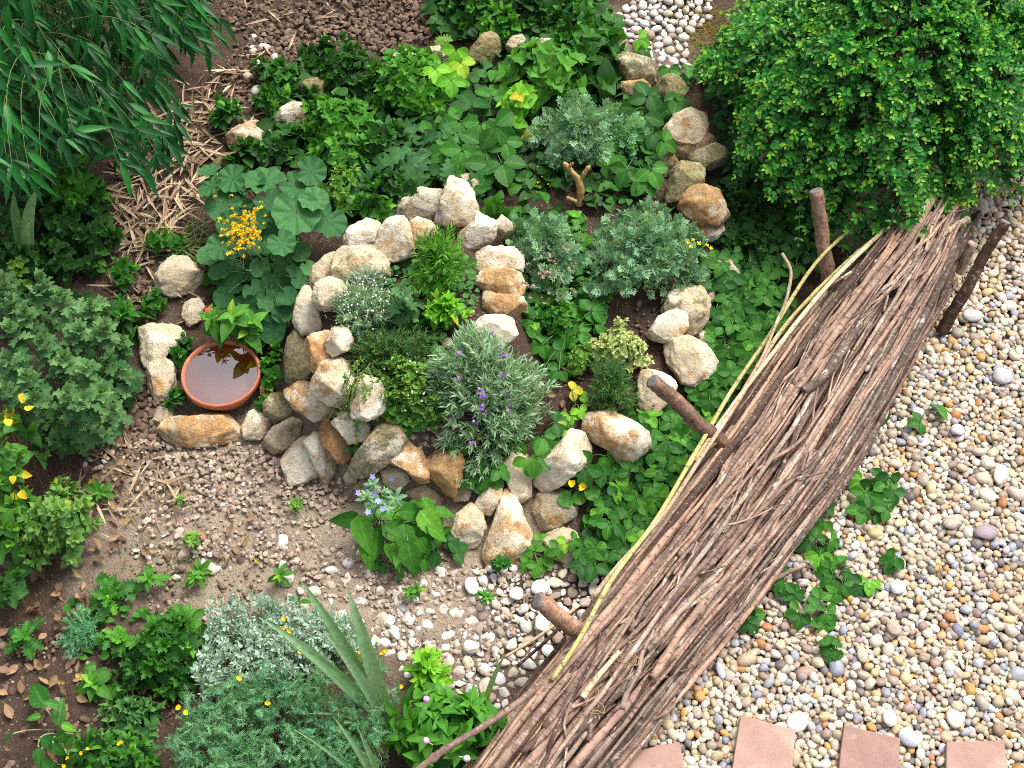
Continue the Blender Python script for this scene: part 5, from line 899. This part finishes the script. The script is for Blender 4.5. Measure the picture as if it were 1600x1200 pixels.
# --- upper bed
herb('mint', 'dense bright mint clump at the upper middle of the bed', 'herb', 640, 128, 66, 44, .20, 62, T_OVATE, 25, 'mint', 4, 3, lo=35, hi=86, gap=.4).done()
herb('mint', 'bright mint clump left of centre in the upper bed', 'herb', 525, 190, 62, 34, .17, 44, T_OVATE, 23, 'mint', 4, 3, lo=35, hi=86, seed=1).done(); herb('mint', 'mint like herb above the big round leaves', 'herb', 530, 245, 66, 28, .13, 40, T_HEART, 20, 'mint', 4, 2, lo=45, hi=88, seed=2).done()
herb('herb_plant', 'small grey flecked herb right of the big round leaves', 'herb', 540, 290, 42, 36, .13, 32, T_OVATE, 13, 'oreg', 4, 3, seed=2).done()
herb('mint', 'pointed bright mint shoot in front of the inner ring rocks', 'herb', 583, 318, 22, 20, .14, 5, T_OVATE, 30, 'mint', 4, 2, seed=3).done()
for i, (x, y, rx, ry, n, lb) in enumerate([(430, 130, 38, 42, 30, 'dark weed clump left of the small mossy rock'), (515, 90, 50, 28, 22, 'dark weed clump at the upper left rim of the bed'), (550, 115, 50, 30, 22, 'dark leafy clump left of the bright mint'), (405, 240, 50, 18, 12, 'dark leafy clump above the big round leaves by the low ochre rock'), (600, 225, 60, 30, 24, 'dark leafy clump in the middle of the upper bed'), (450, 225, 40, 20, 12, 'leafy clump under the pale grey rock'), (620, 290, 40, 28, 16, 'dark leafy clump behind the inner ring rocks'), (350, 180, 22, 22, 8, 'dark weed clump at the edge of the dry straw'), (475, 160, 22, 20, 8, 'leafy clump between the two left arc rocks')]):
    herb('weed', lb, 'weed', x, y, rx, ry, .11, n, T_HEART, 20, 'darkmint' if i not in (0, 7) else 'straw', 4, 2, 'dark weeds of the upper bed', seed=i).done()
p = Plant('dandelion', 'rosette of long dark toothed leaves in the middle of the upper bed', 'weed', 690, 245, 0); p.petioled([(655, 252, 90), (620, 243, 70), (672, 215, 52), (640, 200, 56), (700, 262, 46), (740, 290, 60), (650, 280, 60), (700, 205, 48), (600, 258, 60), (720, 215, 50)], T_DAND, 'round', 60, .08, .5); p.done()
berries('large leaved strawberry plant left of the blue green herb', [(735, 165, 42), (748, 228, 44), (722, 238, 42), (776, 200, 40), (785, 258, 44), (700, 235, 38), (762, 262, 40), (715, 190, 36), (790, 225, 36), (750, 195, 36), (770, 150, 36), (695, 160, 32)], 38, .10)
berries('lime green strawberry plant among the mint at the top of the bed', [(712, 80, 30), (690, 100, 28), (720, 100, 28), (705, 128, 26), (680, 110, 26), (700, 115, 26)], 30, .14, 'lime')
p = Plant('seedling', 'pale green lobed leaf sticking up at the top of the bed', 'seedling', 690, 68, 0); p.petioled([(690, 55, 44)], T_PARS, 'oreg', 44, .14, .3); p.done()
herb('hydrangea', 'bushy plant with broad heart shaped leaves at the top right of the bed', 'bush', 852, 120, 66, 62, .26, 34, T_HEART, 32, 'heart', 4, 2, lo=55, hi=88).done()
herb('hydrangea', 'broad leaved plant right of the jagged pale rock at the top', 'bush', 920, 95, 42, 42, .18, 14, T_HEART, 34, 'darkmint', 4, 2, lo=55, hi=88).done(); herb('hydrangea', 'yellowish broad leaves right beside the large strawberry leaves', 'bush', 815, 170, 28, 46, .18, 14, T_HEART, 26, 'lime', 3, 2, lo=55, hi=88).done()
herb('hydrangea', 'single broad leaved shoot right of the tall white rock', 'herb', 775, 305, 22, 22, .1, 4, T_HEART, 26, 'heart', 3, 1, lo=60, hi=85).done()
for i, (x, y, rx, ry, n, lb, mt) in enumerate([(740, 15, 55, 22, 22, 'creeping leafy plant at the top edge left of centre', 'straw'), (830, 20, 55, 28, 26, 'creeping leafy plant at the top edge right of centre', 'darkmint'), (900, 40, 46, 36, 24, 'leafy creeper left of the top gravel patch', 'straw'), (780, 40, 40, 22, 16, 'leafy creeper above the tall yellowish rock', 'mint'), (945, 62, 26, 30, 11, 'small creeper at the edge of the top gravel patch', 'straw')]):
    herb('creeper', lb, 'creeper', x, y, rx, ry, .12, n, T_HEART, 23, mt, 4, 2, 'creepers along the top edge', seed=i).done()
berries('dark strawberry plant at the top right bend below the mossy rocks', [(1005, 185, 42), (985, 205, 36), (1030, 180, 36), (1010, 150, 34), (1040, 165, 32), (990, 175, 34), (1020, 210, 32), (960, 190, 34), (1060, 160, 32)], 36, .1)
berries('strawberry plant under the rue in front of the right hand stack', [(1000, 225, 32), (1018, 268, 34), (978, 268, 32), (1005, 285, 30), (960, 240, 32), (1038, 222, 30)], 32, .1); berries('strawberry seedling at the edge of the top gravel patch', [(1060, 118, 26), (1075, 108, 24), (1045, 110, 22)], 24, .04); berries('lone strawberry seedling in the top gravel', [(1000, 62, 22), (1010, 80, 20)], 20, .03)

# --- rue and stump
for lb, x, y, rx, ry, h, n, sd_ in (('large blue green feathery herb at the upper right of the bed', 905, 205, 72, 58, .20, 66, 1), ('smaller green feathery herb between the rue and the right hand stack', 975, 215, 36, 30, .15, 24, 2), ('big blue green feathery herb leaning on the right wall, near a yellow flower', 1018, 392, 92, 76, .19, 125, 3), ('blue green feathery herb with dried pinkish flower heads behind the lavender', 858, 395, 52, 58, .17, 56, 4)):
    p = shoots('rue', lb, 'herb', x, y, rx, ry, h, n, T_RUE, 'rue' if sd_ != 2 else 'fine', 26, 8, 29, 66, 'palestem', 1.2, seed=sd_)
    if sd_ == 4:
        q = p.r.normal(size=(26, 2))*[22, 26]+[852, 425]; P = G(q[:, 0], q[:, 1], .2); 
        for d in range(4): inst(p.a('dried_flowers', 'dust'), T_PETALF, P+p.r.normal(size=P.shape)*.006, p.r.normal(size=P.shape), p.r.normal(size=P.shape)+[0, 0, 1], .015)
    if sd_ == 3: P = G(np.array([1083, 1080, 1110, 1092, 1076, 1104.]), np.array([376, 386, 388, 380, 378, 384.]), .2); p.flowers(P, [0, -.2, 1], T_PETALF, 'lemon', .022)
    if sd_ == 1: q = p.r.normal(size=(16, 2))*[10, 14]+[840, 282]; P = G(q[:, 0], q[:, 1], .1); inst(p.a('blossom', 'lemon'), T_PETALF, P, p.r.normal(size=P.shape), p.r.normal(size=P.shape)+[0, 0, 1], .010)
    p.done()
def stump():
    p = Plant('stump', 'pruned yellowish stub of a branched shrub between the blue green herbs', 'stump', 905, 318, 0); acc = p.a('trunk', 'stubwood')
    for pth, lf, r1, r2 in (([(905, 320), (907, 295), (900, 272)], [0, .06, .11], .013, .010), ([(905, 285), (888, 262), (880, 254)], [.07, .12, .14], .010, .007), ([(906, 282), (915, 268), (922, 258)], [.08, .12, .14], .009, .006), ([(888, 262), (896, 254)], [.12, .15], .006, .004), ([(900, 315), (885, 308)], [.03, .05], .007, .005), ([(900, 275), (893, 268)], [.11, .13], .008, .006)):
        n = 14; q = spline(pth, n); P = G(q[:, 0], q[:, 1], np.interp(np.linspace(0, 1, n), np.linspace(0, 1, len(lf)), lf)); R = np.linspace(r1, r2, n)*(1+p.r.normal(size=n)*.12); R[-1] *= .2; tubes(acc, P[None], R[None], 9)
    p.done()
M['stubwood'] = plain('weathered_stub', (.4, .25, .10), .8, .45, 60, .6)
stump()

# --- herbs of the inner ring
p = shoots('rosemary', 'bright green needle leaved rosemary bush in the inner ring', 'herb', 688, 412, 54, 46, .20, 74, T_NEEDLE, 'rosemary', 46, 30, 22, 62, 'stem', 1.0); p.done()
herb('basil', 'small bright yellow green basil plant below the rosemary', 'herb', 692, 490, 36, 20, .14, 13, T_OVATE, 24, 'lime', 4, 3, lo=25, hi=80).done()
p = shoots('thyme', 'grey green trailing thyme with tiny white flowers at the left of the inner ring', 'herb', 570, 485, 66, 46, .14, 200, T_LAV, 'lav', 34, 16, 11, 55, 'palestem', 1.2); P, A = p.dome(60, 44, .19, 160); inst(p.a('blossom', 'white'), T_PETAL5, P, p.r.normal(size=P.shape), A, .0055); p.done()
p = shoots('santolina', 'pale silvery herb hanging over the greenish boulder', 'herb', 572, 440, 40, 20, .13, 60, T_FINE, 'silver', 24, 8, 12, 45, 'palestem'); p.done()
p = shoots('thyme', 'wiry dark thyme in front of the basil', 'herb', 605, 545, 80, 36, .10, 230, T_NEEDLE, 'thyme', 30, 16, 13, 60, 'wood'); p.done()
herb('geranium', 'grey lobed leaf rosette between thyme and basil', 'herb', 632, 478, 24, 22, .17, 7, T_MUM, 28, 'mum', 4, 2).done()
p = herb('oregano', 'small leaved oregano with pale specks left of the lavender', 'herb', 640, 605, 56, 46, .11, 170, T_HEART, 11, 'oreg', 4, 3, lo=35, gap=.7); P, A = p.dome(52, 44, .12, 60); inst(p.a('blossom', 'white'), T_PETAL5, P, p.r.normal(size=P.shape), A, .007); p.done()
p = Plant('thyme', 'thin trailing thyme stems hanging over the lower left wall', 'herb', 540, 620, .1); 
for i in range(14):
    x0, y0 = 535+p.r.random()*40, 560+p.r.random()*60; pth = [(x0, y0), (x0-10+p.r.normal()*10, y0+35), (x0-8+p.r.normal()*18, y0+75)]; q = spline(pth, 12); P = G(q[:, 0], q[:, 1], np.linspace(.14, .08, 12)); tubes(p.a('stem', 'palestem'), P[None], np.full((1, 12), .0012), 4); PP = np.repeat(P, 3, 0); inst(p.a('foliage', 'oreg'), T_SPAT, PP, p.r.normal(size=PP.shape), p.r.normal(size=PP.shape)*.5+[0, 0, 1], .012)
p.done()
berries('small clover leaved plant below the oregano', [(625, 645, 20), (640, 665, 20), (610, 635, 18), (655, 640, 18), (632, 655, 16), (660, 655, 18)], 18, .05, name='clover', group='clover like creepers'); berries('tiny clover leaved weed on the oval mossy rock', [(555, 695, 18), (548, 700, 14)], 16, .07, name='clover', group='clover like creepers')
p = shoots('lavender', 'round grey green lavender bush with purple flowers in the centre foreground of the spiral', 'lavender', 762, 612, 96, 76, .20, 290, T_LAV, 'lav', 44, 20, 20, 52, 'palestem', 1.1)
P = G(np.array([787, 786, 755, 752, 743, 793, 757, 717, 716, 783, 796, 750, 738, 797, 770]), np.array([556, 585, 618, 637, 660, 617, 646, 592, 553, 545, 645, 612, 690, 630, 520]), .27)
for i in range(len(P)):
    k = 11 if i < 4 else 3; c = Acc(); Q = P[i]+p.r.normal(size=(k, 3))*[.004, .004, .005]; inst(c, T_PETAL5, Q, p.r.normal(size=(k, 3)), p.r.normal(size=(k, 3))*.6+[0, 0, 1], .009); c.obj('flower', M['purple'], p.root, p.B)
p.stems(P, np.tile([0, 0, 1.], (len(P), 1)), .0012, .4, 'palestem'); p.done()
berries('dark strawberry plant under the lavender beside the orange rock', [(720, 715, 30), (735, 735, 30), (750, 720, 28), (765, 745, 28), (725, 750, 26), (745, 750, 26), (712, 695, 26), (780, 735, 24), (760, 700, 26)], 28, .06, 'straw')
berries('bright strawberry leaf in front of the large white grey rock', [(840, 715, 36), (825, 720, 28)], 32, .1, 'heart'); berries('strawberry plant at the lavender foot above the large white grey rock', [(870, 660, 28), (850, 685, 30), (815, 690, 28), (800, 700, 26), (862, 690, 28)], 28, .06)

# --- between lavender and right wall
herb('mint', 'small leaved mint patch behind the lavender', 'herb', 868, 500, 42, 30, .09, 34, T_HEART, 14, 'mint', 4, 2).done(); berries('strawberry plant behind the lavender beside the rue', [(880, 520, 30), (905, 495, 28), (925, 485, 30), (890, 480, 26), (860, 545, 26), (930, 505, 26), (875, 550, 24), (905, 520, 26), (845, 540, 24), (850, 575, 22), (872, 580, 22)], 28, .06)
herb('marjoram', 'pale variegated herb with cream leaves behind the dark thyme', 'herb', 970, 548, 44, 26, .12, 75, T_HEART, 11, 'pale', 4, 3, gap=.6).done(); herb('marjoram', 'pale variegated sprig below the big blue green herb', 'herb', 968, 512, 14, 16, .08, 10, T_HEART, 11, 'pale', 4, 3, gap=.6).done()
herb('marjoram', 'light green variegated patch left of the dark thyme', 'herb', 905, 560, 24, 22, .08, 30, T_HEART, 10, 'oreg', 4, 2).done()
p = shoots('thyme', 'dense dark green thyme cushion above the broad cream ochre rock', 'herb', 955, 600, 42, 40, .17, 150, T_NEEDLE, 'thyme', 24, 18, 11, 60); p.done()
berries('yellowing weed beside the dark thyme', [(895, 610, 22), (905, 620, 20), (890, 650, 22), (885, 670, 20), (905, 640, 18)], 22, .05, 'lime', 'yellowing weeds', name='weed')
p = Plant('snail_shell', 'empty snail shell lying on the soil right of the lavender', 'shell', 839, 607, 0); acc = p.a('shell', 'shellm'); t = np.linspace(0, 15.5, 60); rr = .0165*np.exp(-.14*t); C = np.stack([np.cos(t)*rr, np.sin(t)*rr, .010+.010*(t/15.5)], 1)+p.B; tubes(acc, C[None], (rr*.55)[None], 10); M['shellm'] = plain('snail_shell', (.5, .4, .27), .4, .4, 120, .2); p.done()

# --- strawberry patch right of the spiral, along the bundle
r5 = np.random.default_rng(55)
def patch(poly, nplants, label, group, lp=30, mat='straw', lift=.06, per=(5, 8), spread=26):
    q = scatter(poly, nplants*8, r5); keep = []; lp *= .82; spread *= .9; nplants = int(nplants*1.15)
    for c in q:
        if all(np.hypot(*(c-k)) > spread*1.05 for k in keep): keep.append(c)
        if len(keep) == nplants: break
    for c in keep:
        k = r5.integers(*per); berries(label, [(c[0]+r5.normal()*spread*.55, c[1]+r5.normal()*spread*.55, lp*r5.uniform(.75, 1.15)) for _ in range(k)], lp, lift, mat, group)
patch([(1090, 430), (1180, 430), (1230, 470), (1180, 560), (1130, 620), (1095, 600), (1120, 520)], 22, 'strawberry plant in the dark leafy strip between the right wall and the canes', 'strawberry plants between the right wall and the canes', 30)
patch([(1000, 660), (1080, 650), (1090, 690), (1050, 760), (990, 860), (930, 880), (920, 800), (960, 760), (1000, 720)], 24, 'strawberry plant in the leafy patch under the canes at the lower right of the spiral', 'strawberry plants under the canes', 31)
patch([(1140, 320), (1260, 330), (1270, 420), (1180, 430), (1140, 400)], 16, 'shaded strawberry plant under the hedge beside the red brown stake', 'shaded strawberry plants under the hedge', 24, 'darkmint')  # darker leaf material stands in for the shade under the hedge
berries('bright strawberry plant left of the half buried grey rock', [(905, 705, 30), (915, 735, 30), (948, 715, 26), (935, 735, 28), (895, 740, 26)], 30, .08, 'straw')
berries('creeping weed over the bluish grey flat rock', [(885, 850, 20), (870, 858, 20), (895, 845, 18), (860, 862, 16)], 20, .06, 'heart', 'small creepers at the lower edge', name='creeper'); berries('creeping weed between the tall pointed rock and the bluish rock', [(840, 885, 22), (850, 872, 20), (835, 860, 20), (845, 845, 18), (825, 880, 20)], 20, .03, 'heart', 'small creepers at the lower edge', name='creeper'); berries('creeping weed at the foot of the bundle beside the bluish rock', [(925, 870, 22), (940, 880, 20), (950, 860, 22), (915, 845, 22), (930, 850, 20)], 22, .03, 'straw', 'small creepers at the lower edge', name='creeper')
p = Plant('nasturtium', 'plant with two orange petals in the patch under the canes', 'flower', 900, 760, 0); p.flowers(G(np.array([893, 911.]), np.array([760, 762.]), .09), [0, -.2, 1], T_CUP, 'yellow', .04); p.petioled([(885, 780, 26), (905, 778, 24), (925, 770, 24), (935, 785, 22), (945, 778, 26)], T_ROUNDS, 'straw', 24, .05); p.done()
for i, (lb, sp) in enumerate([('strawberry runner on the gravel nearest the bundle', [(1278, 768), (1290, 790), (1268, 800), (1285, 815), (1262, 815)]), ('strawberry runner below the nearest one on the gravel', [(1275, 840), (1290, 858), (1262, 850), (1300, 845), (1280, 870)]), ('strawberry runner with the most leaves in the gravel', [(1308, 880), (1322, 895), (1300, 905), (1318, 915), (1295, 890), (1310, 925)]), ('strawberry runner trailing into the gravel at the lower end', [(1280, 935), (1292, 960), (1275, 950), (1288, 975)]), ('strawberry seedling pair right of the bundle in the gravel', [(1345, 752), (1362, 758), (1350, 772)]), ('strawberry seedling with a wide fan of leaves in the gravel', [(1385, 758), (1395, 770), (1378, 748), (1390, 745)]), ('strawberry seedling touching the bundle flank', [(1355, 795), (1370, 800), (1345, 798)]), ('strawberry seedling right of the runners', [(1385, 795), (1380, 785)]), ('single small seedling farthest right in the gravel', [(1393, 878), (1398, 872)]), ('seedling on gravel at the lowest edge of the bundle', [(1235, 920), (1225, 912), (1240, 930), (1215, 890)]), ('seedling tuft beside the loose twig', [(1168, 945), (1175, 960), (1160, 955), (1172, 975)]), ('small seedling between the runners and the gravel', [(1358, 910), (1345, 915)]), ('small seedling below the runners', [(1250, 965), (1245, 955)]), ('small seedling lowest in the gravel', [(1305, 1012), (1300, 1020), (1298, 1005)]), ('tiny seedling at the upper right flank of the bundle', [(1468, 640), (1436, 660)]), ('tiny seedling pushing through the bundle flank', [(1378, 645), (1370, 655)])]):
    berries(lb, [(x, y, 24) for x, y in sp], 24, .035, 'straw', 'strawberry runners on the gravel', .4)
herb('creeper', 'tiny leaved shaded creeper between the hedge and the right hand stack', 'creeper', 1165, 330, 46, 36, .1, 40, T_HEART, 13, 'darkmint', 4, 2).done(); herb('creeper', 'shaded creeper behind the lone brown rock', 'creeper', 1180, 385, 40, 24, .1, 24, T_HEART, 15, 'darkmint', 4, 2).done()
p = Plant('grass_tuft', 'dry moss and grass beside the top gravel patch', 'grass', 1090, 55, 0); n = 260; q = scatter([(1060, 25), (1130, 10), (1150, 60), (1100, 90), (1065, 70)], n, p.r); P = G(q[:, 0], q[:, 1]); inst(p.a('foliage', 'moss'), T_GRASS, P, nrm(p.r.normal(size=(n, 3))*[1, 1, .3]+[0, 0, .5]), np.tile([0, 0, 1.], (n, 1)), p.r.uniform(.03, .08, n)); M['moss'] = leafmat('dry_moss', (.12, .1, .015), (.22, .17, .03), vein=0, rough=.9); p.done()

# --- borage at the lower edge
p = Plant('borage', 'hairy leaved plant with pale blue flowers at the lower edge of the spiral', 'herb', 590, 830, 0)
p.petioled([(565, 825, 62), (548, 812, 52), (600, 800, 50), (620, 795, 48), (640, 800, 52), (655, 820, 60), (615, 830, 56), (635, 848, 60), (590, 840, 50), (670, 790, 46), (580, 805, 46), (612, 862, 50), (575, 855, 52), (660, 850, 44), (680, 830, 46)], T_SMOOTH, 'heart', 50, .10, .5, rad=.002); P = G(np.array([583, 600, 590, 615, 575, 605.]), np.array([755, 770, 785, 775, 775, 790.]), .22); A = np.tile([0, -.1, 1.], (6, 1))+p.r.normal(size=(6, 3))*.3; p.stems(P, nrm(A), .002, .4, 'palestem'); p.rosettes(P, nrm(A), T_PLANT, 16*p.s, 5, 3, 'rue', 20, 80); p.flowers(G(np.array([582, 590, 598, 575, 612, 585, 560.]), np.array([745, 783, 795, 800, 748, 772, 770.]), .24), [0, -.3, 1], T_PETAL5, 'blue', .02); p.flowers(G(np.array([564., 570.]), np.array([772., 778.]), .2), [0, -.3, 1], T_PETALF, 'lemon', .02, 'yellow_flower'); p.done()
p = Plant('foxglove', 'broad leaved plant right of the blue flowered plant with drooping leaves', 'herb', 655, 820, 0); p.petioled([(650, 800, 60), (668, 812, 62), (632, 835, 58), (655, 845, 66), (680, 815, 44), (640, 865, 54), (625, 855, 50), (690, 800, 40), (620, 820, 44)], T_PLANT if False else T_OVATE, 'heart', 56, .12, .5, rad=.0022); p.done()
berries('strawberry plant in front of the cream block at the lower edge', [(700, 845, 28), (680, 860, 28), (660, 872, 26), (710, 860, 26), (690, 838, 24)], 26, .05); berries('tiny creeper under the broad leaves on the mulch', [(595, 882, 20), (622, 895, 18), (585, 878, 16)], 18, .02, 'straw', 'small creepers at the lower edge', name='creeper')
# --- ground cover nobody could count
def cover(label, poly, n, size, mat, lift=.05, T=T_HEART, name='ground_cover'):
    r = np.random.default_rng(int(poly[0][0]+n)); q = scatter(poly, n, r); P = G(q[:, 0], q[:, 1], r.uniform(.01, lift, n)); a = r.random(n)*6.283; Y = np.stack([np.cos(a), np.sin(a), r.normal(size=n)*.25], 1); N = np.stack([r.normal(size=n)*.4, r.normal(size=n)*.4-.1, np.ones(n)], 1); acc = Acc(); inst(acc, T, P, Y, N, size*.00205*r.uniform(.6, 1.2, n), r.random(n)); tag(acc.obj(name, M[mat], None, [0, 0, 0]), label, 'ground cover', kind='stuff')
cover('mat of small dark leaves covering the soil of the upper bed', [(400, 110), (560, 90), (640, 75), (740, 90), (900, 60), (960, 90), (1000, 160), (1040, 220), (1000, 300), (880, 290), (780, 320), (680, 280), (590, 330), (480, 260), (340, 260), (400, 220), (440, 150)], 1700, 22, 'darkmint', .07)
cover('mat of small dark leaves between the blue green herbs and the lavender', [(800, 320), (900, 330), (940, 420), (960, 490), (880, 560), (830, 520), (800, 420)], 420, 18, 'straw', .05)
cover('mat of dark leaves on the ground along the canes', [(1100, 400), (1200, 400), (1240, 470), (1130, 640), (1060, 760), (950, 890), (900, 880), (920, 780), (1010, 700), (1090, 610), (1110, 500)], 900, 19, 'darkmint', .04)
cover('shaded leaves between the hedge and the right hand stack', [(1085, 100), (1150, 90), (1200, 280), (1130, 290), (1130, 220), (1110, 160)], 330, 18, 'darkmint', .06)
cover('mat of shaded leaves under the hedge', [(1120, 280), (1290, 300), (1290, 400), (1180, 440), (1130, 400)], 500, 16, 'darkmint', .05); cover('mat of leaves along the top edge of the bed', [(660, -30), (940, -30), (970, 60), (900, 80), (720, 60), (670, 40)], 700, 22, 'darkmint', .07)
cover('mat of dark leaves under the bamboo at the left', [(-40, 300), (130, 260), (170, 330), (160, 420), (-40, 440)], 500, 20, 'darkmint', .06); cover('mat of small leaves below the round leaved plant', [(320, 380), (470, 370), (470, 480), (420, 540), (330, 480)], 300, 18, 'darkmint', .03)
cover('small leaves under the lower left bed plants', [(100, 930), (200, 950), (330, 960), (330, 1060), (260, 1100), (140, 1080)], 110, 14, 'straw', .03)
cover('dark leaves behind the right hand stack', [(925, 250), (1040, 200), (1030, 300), (960, 330), (900, 320)], 130, 18, 'darkmint', .04)
cover('tiny creeping leaves between the herbs of the inner ring', [(520, 430), (640, 400), (740, 400), (745, 480), (690, 530), (700, 600), (640, 650), (600, 600), (540, 540)], 800, 11, 'thyme', .05)
cover('dark leaves behind the inner ring rocks', [(480, 330), (560, 330), (690, 270), (760, 300), (800, 340), (830, 420), (800, 330), (700, 260), (560, 300)], 160, 20, 'darkmint', .05)
